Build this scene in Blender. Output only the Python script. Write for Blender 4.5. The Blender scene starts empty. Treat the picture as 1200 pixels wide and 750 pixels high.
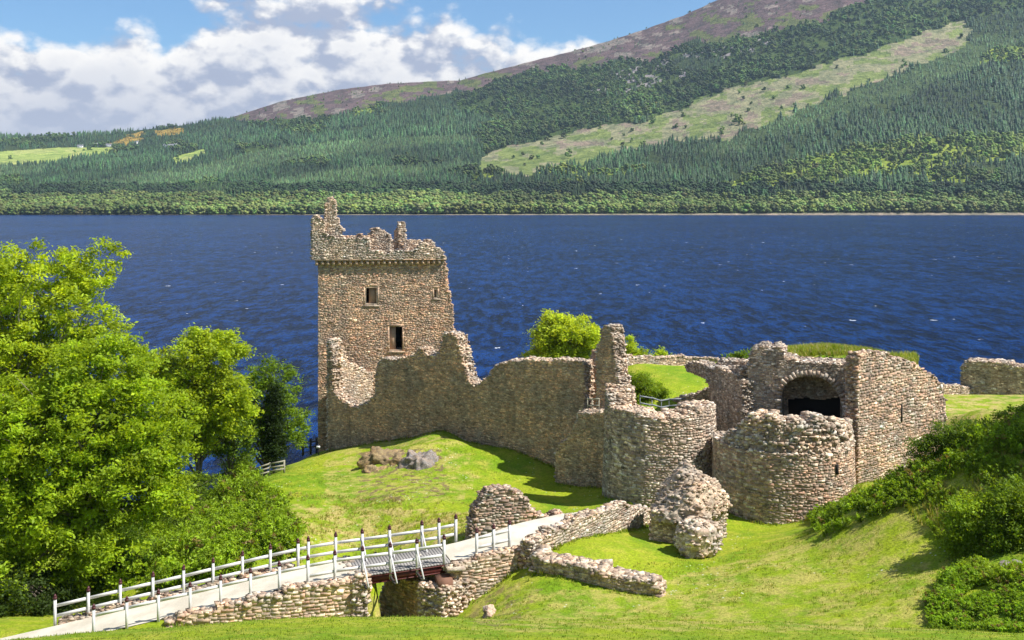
import bpy, bmesh, math, random
import numpy as np

# ------------------------------------------------------------------ camera, world, sun
C = bpy.context.scene.collection
scene = bpy.context.scene
F, YH, H = 1280.0, 228.0, 30.0          # focal length in photo pixels, horizon row, eye height above the water

def at(px, py, Y):
    return ((px - 600) * Y / F, Y, H - (py - YH) * Y / F)
def atx(px, Y):
    return ((px - 600) * Y / F, Y)

cam_d = bpy.data.cameras.new('camera')
cam = bpy.data.objects.new('camera', cam_d); C.objects.link(cam)
cam.location = (0, 0, H); cam.rotation_euler = (math.pi / 2, 0, 0)
cam_d.sensor_width = 36; cam_d.lens = 36 * F / 1200; cam_d.shift_y = -(375 - YH) / 1200
cam_d.clip_start = 0.5; cam_d.clip_end = 30000
scene.camera = cam

SUN = np.array([1.0, -0.27, 1.38]); SUN /= np.linalg.norm(SUN)
elev = math.asin(SUN[2]); azim = math.atan2(SUN[0], SUN[1])
sd = bpy.data.lights.new('sun', 'SUN'); sd.energy = 5.0; sd.angle = math.radians(0.5); sd.color = (1.0, 0.955, 0.88)
so = bpy.data.objects.new('sun', sd); C.objects.link(so)
so.rotation_euler = (math.pi / 2 - elev, 0, math.pi - azim)
so.location = (40, 0, 80)

scene.view_settings.view_transform = 'Standard'; scene.view_settings.look = 'None'
scene.view_settings.exposure = 0.80; scene.view_settings.gamma = 1
scene.view_settings.use_curve_mapping = False

world = bpy.data.worlds.new('World'); scene.world = world; world.use_nodes = True
def N(nt, typ, **kw):
    n = nt.nodes.new(typ)
    for k, v in kw.items():
        if k.startswith('i_'):
            n.inputs[k[2:].replace('_', ' ')].default_value = v
        else:
            setattr(n, k, v)
    return n
def math_node(nt, op, a, b=None, c=None, clamp=False):
    n = nt.nodes.new('ShaderNodeMath'); n.operation = op; n.use_clamp = clamp
    for i, v in enumerate((a, b, c)):
        if v is None: continue
        if isinstance(v, (int, float)): n.inputs[i].default_value = v
        else: nt.links.new(v, n.inputs[i])
    return n.outputs[0]
def mixc(nt, fac, a, b, blend='MIX'):
    n = nt.nodes.new('ShaderNodeMix'); n.data_type = 'RGBA'; n.blend_type = blend; n.clamp_factor = True
    for i, v in ((0, fac), (6, a), (7, b)):
        if isinstance(v, (int, float)): n.inputs[i].default_value = v
        elif isinstance(v, tuple): n.inputs[i].default_value = (v[0], v[1], v[2], 1)
        else: nt.links.new(v, n.inputs[i])
    return n.outputs[2]
def ramp(nt, val, lo, hi, a=0.0, b=1.0):
    n = nt.nodes.new('ShaderNodeMapRange'); n.interpolation_type = 'SMOOTHSTEP'
    nt.links.new(val, n.inputs[0])
    n.inputs[1].default_value = lo; n.inputs[2].default_value = hi
    n.inputs[3].default_value = a; n.inputs[4].default_value = b
    return n.outputs[0]
def noise(nt, vec, scale, detail=4, rough=0.55, dist=0.0, out=0):
    n = nt.nodes.new('ShaderNodeTexNoise'); n.inputs['Scale'].default_value = scale
    n.inputs['Detail'].default_value = detail; n.inputs['Roughness'].default_value = rough
    n.inputs['Distortion'].default_value = dist
    if vec is not None: nt.links.new(vec, n.inputs['Vector'])
    return n.outputs[out]
def vscale(nt, vec, s, off=(0, 0, 0)):
    n = nt.nodes.new('ShaderNodeMapping'); n.inputs['Scale'].default_value = s; n.inputs['Location'].default_value = off
    nt.links.new(vec, n.inputs['Vector']); return n.outputs[0]

def build_world():
    nt = world.node_tree; nt.nodes.clear()
    out = N(nt, 'ShaderNodeOutputWorld'); bg = N(nt, 'ShaderNodeBackground'); bg.inputs['Strength'].default_value = 0.10
    sky = N(nt, 'ShaderNodeTexSky'); sky.sky_type = 'NISHITA'; sky.sun_disc = False
    sky.sun_elevation = elev; sky.sun_rotation = azim
    sky.altitude = 200; sky.air_density = 1.0; sky.dust_density = 0.35; sky.ozone_density = 2.5
    tc = N(nt, 'ShaderNodeTexCoord')
    d = tc.outputs['Generated']
    sep = N(nt, 'ShaderNodeSeparateXYZ'); nt.links.new(d, sep.inputs[0])
    z = sep.outputs[2]
    flat = vscale(nt, d, (1, 1, 1.55), (0.31, 0.0, 0.2))
    def puff(v, s, sm):
        n = nt.nodes.new('ShaderNodeTexVoronoi'); n.feature = 'F1'; n.inputs['Scale'].default_value = s
        nt.links.new(v, n.inputs['Vector']); return math_node(nt, 'SUBTRACT', 0.75, n.outputs['Distance'])
    def dens(v, det):
        wob = nt.nodes.new('ShaderNodeVectorMath'); wob.operation = 'MULTIPLY_ADD'
        nt.links.new(noise(nt, v, 22.0, 4, 0.6, 0, 1), wob.inputs[0]); wob.inputs[1].default_value = (0.035,) * 3; nt.links.new(v, wob.inputs[2]); v2 = wob.outputs[0]
        s = math_node(nt, 'MULTIPLY', noise(nt, v, 4.2, 2, 0.5), 0.62)
        s = math_node(nt, 'ADD', s, math_node(nt, 'MULTIPLY', puff(v2, 11.0, 0.35), 0.26))
        s = math_node(nt, 'ADD', s, math_node(nt, 'MULTIPLY', puff(v2, 27.0, 0.3), 0.15))
        s = math_node(nt, 'ADD', s, math_node(nt, 'MULTIPLY', puff(v2, 64.0, 0.3), 0.07))
        return math_node(nt, 'ADD', s, math_node(nt, 'MULTIPLY', noise(nt, v, 40.0, det, 0.6), 0.18))
    n1 = dens(flat, 8)
    flat2 = vscale(nt, d, (1, 1, 1.55), (0.31 + 0.010, 0.0, 0.2 + 0.020))
    n2 = dens(flat2, 6)
    # cover falls off with height: a bank over the hills, blue above
    cover = ramp(nt, z, 0.10, 0.20, 0.20, -0.035)
    right = ramp(nt, sep.outputs[0], 0.12, 0.30, 0.0, -0.08)
    cover = math_node(nt, 'ADD', cover, right)
    mid = ramp(nt, math_node(nt, 'ABSOLUTE', math_node(nt, 'ADD', sep.outputs[0], 0.17)), 0.03, 0.14, 1.0, 0.0)
    cover = math_node(nt, 'ADD', cover, math_node(nt, 'MULTIPLY', mid, ramp(nt, z, 0.09, 0.14, 0.0, 0.115)))
    cover = math_node(nt, 'ADD', cover, ramp(nt, z, 0.26, 0.5, 0.0, 0.09))     # unseen clouds added overhead for white fill light
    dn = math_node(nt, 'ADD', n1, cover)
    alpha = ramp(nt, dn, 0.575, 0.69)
    grad = math_node(nt, 'SUBTRACT', n1, n2)
    lit = ramp(nt, grad, -0.06, 0.075)
    thick = ramp(nt, dn, 0.64, 0.88)
    hi = ramp(nt, z, 0.03, 0.15)
    lit2 = math_node(nt, 'MULTIPLY', lit, math_node(nt, 'ADD', math_node(nt, 'MULTIPLY', hi, 0.85), 0.30), clamp=True)
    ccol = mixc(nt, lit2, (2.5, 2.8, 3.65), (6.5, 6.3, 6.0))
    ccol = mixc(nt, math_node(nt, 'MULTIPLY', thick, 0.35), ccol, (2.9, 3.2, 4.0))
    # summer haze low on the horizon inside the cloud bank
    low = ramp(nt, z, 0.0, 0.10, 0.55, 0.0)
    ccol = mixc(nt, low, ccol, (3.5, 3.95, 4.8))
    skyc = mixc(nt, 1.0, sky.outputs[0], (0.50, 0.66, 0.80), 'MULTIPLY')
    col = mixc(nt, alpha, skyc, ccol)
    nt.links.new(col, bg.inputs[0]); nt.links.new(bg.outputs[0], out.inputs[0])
build_world()

# ------------------------------------------------------------------ helpers
rng = np.random.default_rng(7)
random.seed(7)

def tag(o, label=None, cat=None, group=None, kind=None):
    if label: o['label'] = label
    if cat: o['category'] = cat
    if group: o['group'] = group
    if kind: o['kind'] = kind
    return o
def empty(name, loc, label=None, cat=None, group=None, rotz=0):
    o = bpy.data.objects.new(name, None); C.objects.link(o); o.location = loc; o.rotation_euler = (0, 0, rotz)
    o.empty_display_size = 0.5
    return tag(o, label, cat, group)

class MB:
    """collects quads and triangles with a colour per face"""
    def __init__(s): s.v = []; s.f = []; s.c = []; s.n = 0
    def add(s, verts, faces, col):
        verts = np.asarray(verts, float).reshape(-1, 3); faces = np.asarray(faces, int)
        if len(faces) == 0: return
        col = np.asarray(col, float)
        if col.ndim == 1: col = np.tile(col[:3], (len(faces), 1))
        s.v.append(verts); s.f.append(faces + s.n); s.c.append(col[:, :3]); s.n += len(verts)
    def build(s, name, mats, parent=None, origin=(0, 0, 0), smooth=False):
        v = np.concatenate(s.v) - np.asarray(origin, float)
        tot = np.concatenate([np.full(len(f), f.shape[1]) for f in s.f])
        loops = np.concatenate([f.ravel() for f in s.f])
        col = np.concatenate(s.c)
        me = bpy.data.meshes.new(name)
        me.vertices.add(len(v)); me.vertices.foreach_set('co', v.astype(np.float32).ravel())
        me.loops.add(len(loops)); me.loops.foreach_set('vertex_index', loops.astype(np.int32))
        me.polygons.add(len(tot))
        start = np.concatenate([[0], np.cumsum(tot)[:-1]])
        me.polygons.foreach_set('loop_start', start.astype(np.int32))
        me.polygons.foreach_set('loop_total', tot.astype(np.int32))
        if smooth: me.polygons.foreach_set('use_smooth', np.ones(len(tot), bool))
        a = me.attributes.new('Col', 'FLOAT_COLOR', 'FACE')
        a.data.foreach_set('color', np.hstack([col, np.ones((len(col), 1))]).astype(np.float32).ravel())
        me.update(calc_edges=True)
        for m in (mats if isinstance(mats, (list, tuple)) else [mats]): me.materials.append(m)
        o = bpy.data.objects.new(name, me); C.objects.link(o)
        if parent is not None: o.parent = parent
        else: o.location = origin
        return o

CUBE = np.array([[-1,-1,-1],[1,-1,-1],[1,1,-1],[-1,1,-1],[-1,-1,1],[1,-1,1],[1,1,1],[-1,1,1]], float)
CUBEF = np.array([[0,3,2,1],[4,5,6,7],[0,1,5,4],[1,2,6,5],[2,3,7,6],[3,0,4,7]])
def box(mb, c, half, col, ax=None, jit=0.0, top=1.0):
    """one box, axes ax (3x3 rows = right, forward, up), optional taper of the top"""
    p = CUBE * np.asarray(half, float)
    p[4:, :2] *= top
    if jit: p = p + rng.uniform(-jit, jit, p.shape)
    if ax is not None: p = p @ np.asarray(ax, float)
    mb.add(p + np.asarray(c, float), CUBEF, col)
def frame_z(dx, dy):
    l = math.hypot(dx, dy); dx /= l; dy /= l
    return np.array([[dx, dy, 0], [-dy, dx, 0], [0, 0, 1]])
def bar(mb, a, b, w, h, col, up=(0, 0, 1)):
    a = np.asarray(a, float); b = np.asarray(b, float); d = b - a; L = np.linalg.norm(d); d /= L
    s = np.cross(d, up); s /= np.linalg.norm(s); u = np.cross(s, d)
    box(mb, (a + b) / 2, (L / 2, w / 2, h / 2), col, np.array([d, s, u]))
def tube(mb, pts, rad, col, n=7):
    pts = np.asarray(pts, float); k = len(pts); rad = np.broadcast_to(rad, (k,))
    d = np.gradient(pts, axis=0); d /= (np.linalg.norm(d, axis=1, keepdims=True) + 1e-9)
    ref = np.array([0.31, 0.95, 0.05]); s = np.cross(d, ref); s /= (np.linalg.norm(s, axis=1, keepdims=True) + 1e-9); u = np.cross(s, d)
    a = np.arange(n) * 2 * math.pi / n
    V = pts[:, None] + rad[:, None, None] * (np.cos(a)[None, :, None] * s[:, None] + np.sin(a)[None, :, None] * u[:, None])
    idx = np.arange(k * n).reshape(k, n)
    q = np.stack([idx[:-1], np.roll(idx[:-1], -1, 1), np.roll(idx[1:], -1, 1), idx[1:]], -1).reshape(-1, 4)
    mb.add(V.reshape(-1, 3), q, col)

def vnoise(x, y, seed=0):
    """smooth value noise in about -1..1"""
    x = np.asarray(x, float); y = np.asarray(y, float)
    xi = np.floor(x).astype(np.int64); yi = np.floor(y).astype(np.int64); fx = x - xi; fy = y - yi
    fx = fx * fx * (3 - 2 * fx); fy = fy * fy * (3 - 2 * fy)
    def h(i, j):
        n = (i * 374761393 + j * 668265263 + seed * 974634777) & 0x7fffffff
        n = ((n ^ (n >> 13)) * 1274126177) & 0x7fffffff
        return ((n ^ (n >> 16)) & 0xffff) / 32767.5 - 1
    return (h(xi, yi) * (1 - fx) + h(xi + 1, yi) * fx) * (1 - fy) + (h(xi, yi + 1) * (1 - fx) + h(xi + 1, yi + 1) * fx) * fy
def fbm(x, y, o=4, seed=0):
    s = 0; a = 1; t = 0
    for k in range(o):
        s = s + a * vnoise(np.asarray(x) * 2 ** k, np.asarray(y) * 2 ** k, seed + k); t += a; a *= 0.5
    return s / t
def pip(poly, x, y):
    x = np.asarray(x, float); y = np.asarray(y, float); r = np.zeros(x.shape, bool); n = len(poly)
    for i in range(n):
        x0, y0 = poly[i]; x1, y1 = poly[(i + 1) % n]
        if y0 == y1: continue
        c = ((y0 > y) != (y1 > y)) & (x < (x1 - x0) * (y - y0) / (y1 - y0) + x0); r ^= c
    return r

# ------------------------------------------------------------------ materials
def new_mat(name):
    m = bpy.data.materials.new(name); m.use_nodes = True; nt = m.node_tree
    b = nt.nodes['Principled BSDF']; return m, nt, b
def pos(nt):
    g = nt.nodes.new('ShaderNodeNewGeometry'); return g.outputs['Position']
def attr(nt):
    a = nt.nodes.new('ShaderNodeAttribute'); a.attribute_name = 'Col'; return a.outputs['Color']
def bump(nt, b, h, strength, dist):
    n = nt.nodes.new('ShaderNodeBump'); n.inputs['Strength'].default_value = strength; n.inputs['Distance'].default_value = dist
    nt.links.new(h, n.inputs['Height']); nt.links.new(n.outputs[0], b.inputs['Normal'])

def mat_stone(name, lichen=0.36, dark=0.4, mortar=0.5, cells=True):
    m, nt, b = new_mat(name); p = pos(nt); c = attr(nt)
    g = noise(nt, p, 9.0, 6, 0.65)
    c = mixc(nt, 1.0, c, mixc(nt, ramp(nt, g, 0.25, 0.75), (0.62, 0.62, 0.62), (1.35, 1.33, 1.3)), 'MULTIPLY')
    c = mixc(nt, 1.0, c, mixc(nt, ramp(nt, noise(nt, p, 0.55, 4, 0.6), 0.36, 0.64), (0.80, 0.82, 0.86), (1.26, 1.13, 1.02)), 'MULTIPLY')
    if cells:                                                                # each course is made up of smaller split stones and pinnings
        wob = nt.nodes.new('ShaderNodeVectorMath'); wob.operation = 'MULTIPLY_ADD'
        nt.links.new(noise(nt, p, 3.5, 3, 0.6, 0, 1), wob.inputs[0]); wob.inputs[1].default_value = (0.9, 0.9, 1.1); nt.links.new(vscale(nt, p, (3.9, 3.9, 7.6)), wob.inputs[2])
        vc = nt.nodes.new('ShaderNodeTexVoronoi'); vc.inputs['Scale'].default_value = 1.0; nt.links.new(wob.outputs[0], vc.inputs['Vector'])
        sc_ = N(nt, 'ShaderNodeSeparateColor'); nt.links.new(vc.outputs['Color'], sc_.inputs[0])
        c = mixc(nt, 1.0, c, mixc(nt, sc_.outputs[0], (0.66, 0.65, 0.64), (1.58, 1.53, 1.46)), 'MULTIPLY')
        c = mixc(nt, math_node(nt, 'MULTIPLY', math_node(nt, 'GREATER_THAN', sc_.outputs[1], 0.80), 0.45), c, (0.37, 0.235, 0.17))
        ve = nt.nodes.new('ShaderNodeTexVoronoi'); ve.feature = 'DISTANCE_TO_EDGE'; ve.inputs['Scale'].default_value = 1.0; nt.links.new(wob.outputs[0], ve.inputs['Vector'])
        c = mixc(nt, ramp(nt, ve.outputs['Distance'], 0.0, 0.09, 0.65, 0.0), c, (0.23, 0.19, 0.15))
    st = noise(nt, vscale(nt, p, (1.1, 1.1, 0.18)), 1.3, 5, 0.6)             # rain streaks and soot
    c = mixc(nt, math_node(nt, 'MULTIPLY', ramp(nt, st, 0.50, 0.72), dark), c, (0.075, 0.065, 0.055))
    mo = noise(nt, vscale(nt, p, (1, 1, 1.6), (4, 2, 9)), 1.9, 8, 0.72)       # old lime mortar smeared over the faces
    c = mixc(nt, math_node(nt, 'MULTIPLY', ramp(nt, mo, 0.50, 0.62), mortar), c, (0.40, 0.335, 0.26))
    li = noise(nt, p, 3.1, 7, 0.7)
    c = mixc(nt, math_node(nt, 'MULTIPLY', ramp(nt, li, 0.60, 0.68), lichen), c, (0.55, 0.51, 0.44))
    nt.links.new(c, b.inputs['Base Color']); b.inputs['Roughness'].default_value = 0.92
    b.inputs['Specular IOR Level'].default_value = 0.2
    bump(nt, b, noise(nt, p, 22.0, 5, 0.7), 0.35, 0.03)
    return m
M_STONE = mat_stone('sandstone_rubble')
M_STONE_DARK = mat_stone('weathered_curtain_stone', 0.2, 0.45)
M_RUBBLE = mat_stone('lime_rubble', 0.5, 0.3)

def mat_plain(name, col, rough=0.8, var=0.25, scale=6.0, bs=0.3):
    m, nt, b = new_mat(name); p = pos(nt)
    g = noise(nt, p, scale, 6, 0.6)
    c = mixc(nt, g, tuple(x * (1 - var) for x in col), tuple(x * (1 + var) for x in col))
    nt.links.new(c, b.inputs['Base Color']); b.inputs['Roughness'].default_value = rough
    b.inputs['Specular IOR Level'].default_value = 0.3
    bump(nt, b, g, bs, 0.02)
    return m
M_PAINT = mat_plain('weathered_pale_timber', (0.56, 0.55, 0.54), 0.7, 0.25, 9.0)
M_CAP = mat_plain('dark_red_cap_paint', (0.075, 0.020, 0.026), 0.5, 0.2)
M_BEAM = mat_plain('oxide_red_steel', (0.085, 0.020, 0.016), 0.55, 0.3)
M_TIMBER = mat_plain('old_fence_timber', (0.30, 0.28, 0.21), 0.85, 0.3, 8.0)
M_DTIMBER = mat_plain('dark_wet_timber', (0.035, 0.030, 0.026), 0.8, 0.3, 8.0)
M_DECK = mat_plain('grey_deck_boards', (0.25, 0.235, 0.22), 0.85, 0.2, 4.0)
M_RUST = mat_plain('rusty_red_block', (0.17, 0.085, 0.055), 0.8, 0.25, 5.0)
M_METAL = mat_plain('galvanised_steel', (0.20, 0.22, 0.24), 0.5, 0.2)
M_DARK = mat_plain('opening_dark_paint', (0.02, 0.018, 0.016), 0.95, 0.3)  # near-black paint for the shade in openings, and for window panes
M_BROWN = mat_plain('dressed_red_sandstone', (0.36, 0.24, 0.165), 0.9, 0.25, 5.0)
M_WHITE = mat_plain('white_harling', (0.75, 0.74, 0.70), 0.9, 0.06)
M_SLATE = mat_plain('slate_roof', (0.16, 0.16, 0.18), 0.7, 0.2)

def mat_leaf(name, trans=0.45, var=0.30):
    m, nt, b = new_mat(name); p = pos(nt); c = attr(nt)
    g = noise(nt, p, 1.6, 3, 0.6)
    c = mixc(nt, 1.0, c, mixc(nt, ramp(nt, g, 0.3, 0.7), (1 - var,) * 3, (1 + var,) * 3), 'MULTIPLY')
    nt.links.new(c, b.inputs['Base Color']); b.inputs['Roughness'].default_value = 0.6
    b.inputs['Specular IOR Level'].default_value = 0.25
    tr = nt.nodes.new('ShaderNodeBsdfTranslucent')
    nt.links.new(mixc(nt, 1.0, c, (1.7, 1.5, 0.6), 'MULTIPLY'), tr.inputs[0])
    mx = nt.nodes.new('ShaderNodeMixShader'); mx.inputs[0].default_value = trans
    nt.links.new(b.outputs[0], mx.inputs[1]); nt.links.new(tr.outputs[0], mx.inputs[2])
    nt.links.new(mx.outputs[0], nt.nodes['Material Output'].inputs[0])
    return m
M_LEAF = mat_leaf('leaf', 0.50, 0.22)
M_FERN = mat_leaf('bracken_frond', 0.4)
M_GRASSBLADE = mat_leaf('grass_blade', 0.4, 0.2)
M_FOREST = mat_leaf('forest_foliage', 0.2, 0.15)
def mat_attr(name, rough=0.9, sc=3.0):
    m, nt, b = new_mat(name); p = pos(nt); c = attr(nt)
    g = noise(nt, p, sc, 6, 0.65)
    c = mixc(nt, 1.0, c, mixc(nt, ramp(nt, g, 0.3, 0.7), (0.65,) * 3, (1.3,) * 3), 'MULTIPLY')
    nt.links.new(c, b.inputs['Base Color']); b.inputs['Roughness'].default_value = rough
    b.inputs['Specular IOR Level'].default_value = 0.2
    bump(nt, b, g, 0.5, 0.05); return m
M_BARK = mat_attr('bark', 0.9, 5.0)
M_ROCK = mat_stone('grey_outcrop_rock', 0.35, 0.4, 0.0, False)
M_EARTH = mat_stone('brown_outcrop_rock', 0.06, 0.45, 0.0, False)

def mat_grass():
    m, nt, b = new_mat('mown_grass'); p = pos(nt); a = attr(nt)
    big = noise(nt, p, 0.16, 5, 0.6); mid = noise(nt, p, 0.9, 6, 0.65); fine = noise(nt, vscale(nt, p, (1, 1, 1)), 7.0, 6, 0.75)
    c = mixc(nt, ramp(nt, math_node(nt, 'ADD', math_node(nt, 'MULTIPLY', big, 0.6), math_node(nt, 'MULTIPLY', noise(nt, vscale(nt, p, (1, 1, 1), (7, 3, 1)), 0.55, 4, 0.6), 0.4)), 0.38, 0.62), (0.135, 0.235, 0.008), (0.250, 0.310, 0.012))
    c = mixc(nt, ramp(nt, mid, 0.45, 0.75), c, (0.33, 0.335, 0.030))
    # attribute red channel = dry/rough amount
    sep = N(nt, 'ShaderNodeSeparateColor'); nt.links.new(a, sep.inputs[0])
    dry = math_node(nt, 'MULTIPLY', sep.outputs[0], ramp(nt, mid, 0.40, 0.62))
    c = mixc(nt, dry, c, (0.40, 0.325, 0.115))
    earth = math_node(nt, 'MULTIPLY', sep.outputs[1], ramp(nt, noise(nt, p, 1.3, 5, 0.6), 0.5, 0.6))
    c = mixc(nt, earth, c, (0.16, 0.11, 0.06))
    c = mixc(nt, 1.0, c, mixc(nt, ramp(nt, fine, 0.25, 0.75), (0.60,) * 3, (1.38,) * 3), 'MULTIPLY')
    # daisies and clover heads scattered over the lawns
    vo = nt.nodes.new('ShaderNodeTexVoronoi'); vo.inputs['Scale'].default_value = 3.0; nt.links.new(p, vo.inputs['Vector'])
    dz = math_node(nt, 'MULTIPLY', math_node(nt, 'LESS_THAN', vo.outputs['Distance'], 0.16), ramp(nt, noise(nt, p, 0.35, 3, 0.6), 0.52, 0.62))
    dz = math_node(nt, 'MULTIPLY', dz, sep.outputs[2])
    c = mixc(nt, math_node(nt, 'MULTIPLY', dz, 0.75), c, (0.62, 0.64, 0.52))
    c = mixc(nt, ramp(nt, N_z(nt, p), 0.2, 1.6, 0.9, 0.0), c, (0.22, 0.20, 0.17))   # stony beach just above the water
    nt.links.new(c, b.inputs['Base Color']); b.inputs['Roughness'].default_value = 0.9
    b.inputs['Specular IOR Level'].default_value = 0.15
    bump(nt, b, math_node(nt, 'ADD', fine, mid), 0.9, 0.12)
    return m
def N_z(nt, p):
    s = nt.nodes.new('ShaderNodeSeparateXYZ'); nt.links.new(p, s.inputs[0]); return s.outputs[2]
M_GRASS = mat_grass()

def mat_water():
    m, nt, b = new_mat('loch_water'); p = pos(nt)
    s = vscale(nt, p, (1.0, 0.30, 1.0))                       # wave pattern stretched away from the eye, for bump and painted tone
    w1 = noise(nt, s, 0.22, 5, 0.85, 0.2); w2 = noise(nt, s, 0.75, 4, 0.75, 0.2); w3 = noise(nt, s, 0.03, 4, 0.6)
    h = math_node(nt, 'ADD', math_node(nt, 'MULTIPLY', w1, 2.6), math_node(nt, 'MULTIPLY', w2, 1.0))
    tone = ramp(nt, math_node(nt, 'ADD', math_node(nt, 'MULTIPLY', w1, 0.60), math_node(nt, 'ADD', math_node(nt, 'MULTIPLY', w2, 0.28), math_node(nt, 'MULTIPLY', w3, 0.12))), 0.445, 0.575)
    c = mixc(nt, tone, (0.0006, 0.0035, 0.022), (0.0035, 0.035, 0.155))  # lit and dark wave faces painted into the base colour
    c = mixc(nt, math_node(nt, 'MULTIPLY', ramp(nt, noise(nt, vscale(nt, p, (0.5, 1, 1)), 0.004, 4, 0.6), 0.42, 0.62), 0.2), c, (0.004, 0.038, 0.160))
    # breaking crests
    cap = noise(nt, vscale(nt, p, (0.6, 0.35, 1)), 0.42, 2, 0.5)
    capm = math_node(nt, 'MULTIPLY', ramp(nt, cap, 0.735, 0.75), ramp(nt, noise(nt, p, 1.2, 4, 0.7), 0.44, 0.55))
    c = mixc(nt, capm, c, (0.75, 0.78, 0.8))
    nt.links.new(c, b.inputs['Base Color'])
    b.inputs['Roughness'].default_value = 0.22; b.inputs['IOR'].default_value = 1.33
    b.inputs['Specular IOR Level'].default_value = 0.045
    bump(nt, b, h, 1.0, 0.8)
    return m
M_WATER = mat_water()

def mat_path():
    m, nt, b = new_mat('pale_gravel_path'); p = pos(nt)
    g = noise(nt, p, 14.0, 6, 0.7); w = noise(nt, p, 0.7, 4, 0.6)
    c = mixc(nt, ramp(nt, w, 0.35, 0.65), (0.43, 0.39, 0.31), (0.54, 0.50, 0.41))
    c = mixc(nt, 1.0, c, mixc(nt, g, (0.75,) * 3, (1.2,) * 3), 'MULTIPLY')
    nt.links.new(c, b.inputs['Base Color']); b.inputs['Roughness'].default_value = 0.95
    bump(nt, b, g, 0.4, 0.02); return m
M_PATH = mat_path()

# ------------------------------------------------------------------ the near ground
GP = [  # photo pixel and distance of points on the ground
 (386,530,97),(451,517,93.2),(492,511,91.3),(527,506,89.3),(543,517,88.4),(593,526,86.2),(625,537,84.6),(649,548,83.5),
 (300,568,80),(286,568,84),(365,580,76),(400,586,75),(459,586,73),(520,592,72),(600,583,76),(680,592,74),(712,583,74.5),(650,602,70),
 (470,545,84),(520,530,85),(580,555,82),(430,550,86),(420,525,92),(560,535,84),
 (437,700,62),(437,665,65),(437,640,68.5),(420,605,72),(500,612,69),(540,625,65),(480,640,66),(370,630,67),(340,600,72),
 (575,627,63),(620,612,65),(665,612,64.5),(700,606,68),
 (345,645,64),(250,625,70),(180,665,65),(180,640,78),(280,580,79),(230,602,84),(300,562,92),(335,551,97),(370,531,99),(100,715,60),(250,665,62),
 (772,596,71),(720,585,73),(735,606,68.5),(830,604,67.5),(850,612,66.5),(920,617,65.8),(985,592,66.5),(1000,575,68),(1060,560,72),(1108,520,77),
 (770,640,60),(700,640,57.5),(830,655,58),(900,640,59),(740,615,65.5),(800,625,63.5),
 (640,655,55.5),(700,690,52.5),(760,700,51.5),(650,690,52.5),(580,722,51),(620,700,52),(700,720,49),(800,715,49.5),(900,700,50),(900,665,54),(820,680,54),
 (980,640,55),(1000,604,56.5),(950,622,59),(1060,620,53),(1080,690,47),(980,700,48.5),(1100,640,51),(1000,735,44.5),(800,738,46),(620,738,46),
 (1130,530,56),(1060,575,56),(1200,505,58),(1180,600,51),(1180,660,47),(1160,720,43),(1200,690,44),(1010,590,59),(1130,545,62),(1200,515,66),
 (1120,495,77),(1190,490,79),(1150,480,84),(1150,463,92),(1190,463,92),(1120,463,91),
 (780,428,99),(740,427,98),(825,447,92),(780,455,90),(800,474,87),(745,478,87),(830,425,104),(880,428,108),
 (480,742,53),(470,735,56),(450,730,59),(520,742,52),
 (0,730,55),(62,738,52.5),(150,737,50.2),(200,737,50.0),(250,739,50.2),(350,744,51.0),(425,752,51.6),(40,748,49)]
WP = [(-31,84,3.6),(-28,90,2.6),(-23,94,4.0),(-24,102,1.2),(-60,50,9),(-45,62,8),(-60,75,6),(-40,76,6.2),(-50,90,2),(-60,105,-1.5),(-36,92,3),(-30,104,0.5),(-24,112,0.0),(-60,140,-6),(-20,130,-3.5),(-20,145,-6),
 (-14,110,5),(-6,112,6.5),(-14,100,7.2),(-8,100,8),(0,95,8.5),(0,105,8),(8,84,10),(4,90,9),(0,118,4),(0,128,-1),(0,145,-6),(14,112,8),(16,124,1),(16,140,-5),(30,108,9),(30,122,1.5),(40,104,9),(42,122,0.5),(42,140,-6),
 (60,105,8),(70,125,-1),(70,150,-6),(90,110,0),(90,140,-6),(80,80,17),(80,50,22),(60,30,24),(60,0,28),(90,-20,32),(-60,0,24),(-80,-20,24),(-60,25,16.5),(-80,60,8),(-90,100,-3),(-90,140,-7),
 (0,-20,29),(25,95,13.5),(22,80,13),(26,86,13.8),(14,80,12.2),(18,76,11.4)]
for xx in (-28, -18, -9, 0, 9, 18, 30):          # the near hillside: crest then a drop into the ditch
    WP += [(xx, 0, 28.3), (xx, 18, 22.0)]
CREST = [(-14.5,745.5,39),(-9,733,39),(-5,726.5,39),(-1.5,730,39),(4,734,39),(9,737,39),(14,741,38)]
for (x, py, Y) in CREST:
    z = H - (py - YH) * Y / F
    WP += [(x * 1.0, Y, z), (x, Y - 8, H - (py + 14 - YH) * (Y - 8) / F), (x, Y + 4, z - 2.6)]
WP += [(-22, 38, 14.1), (-30, 38, 13.4), (24, 38, 15.0), (34, 40, 17.5), (-22, 46, 10.9), (-30, 48, 10.0)]
CP = np.array([at(*g) for g in GP] + WP, float)
_c2 = 4.0
def _phi(r2): return np.sqrt(r2 + _c2)
_n = len(CP)
_A = _phi(((CP[:, None, :2] - CP[None, :, :2]) ** 2).sum(-1))
_A -= np.eye(_n) * 0.06
_P = np.hstack([np.ones((_n, 1)), CP[:, :2]])
_M = np.block([[_A, _P], [_P.T, np.zeros((3, 3))]])
_w = np.linalg.solve(_M, np.concatenate([CP[:, 2], np.zeros(3)]))
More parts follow.
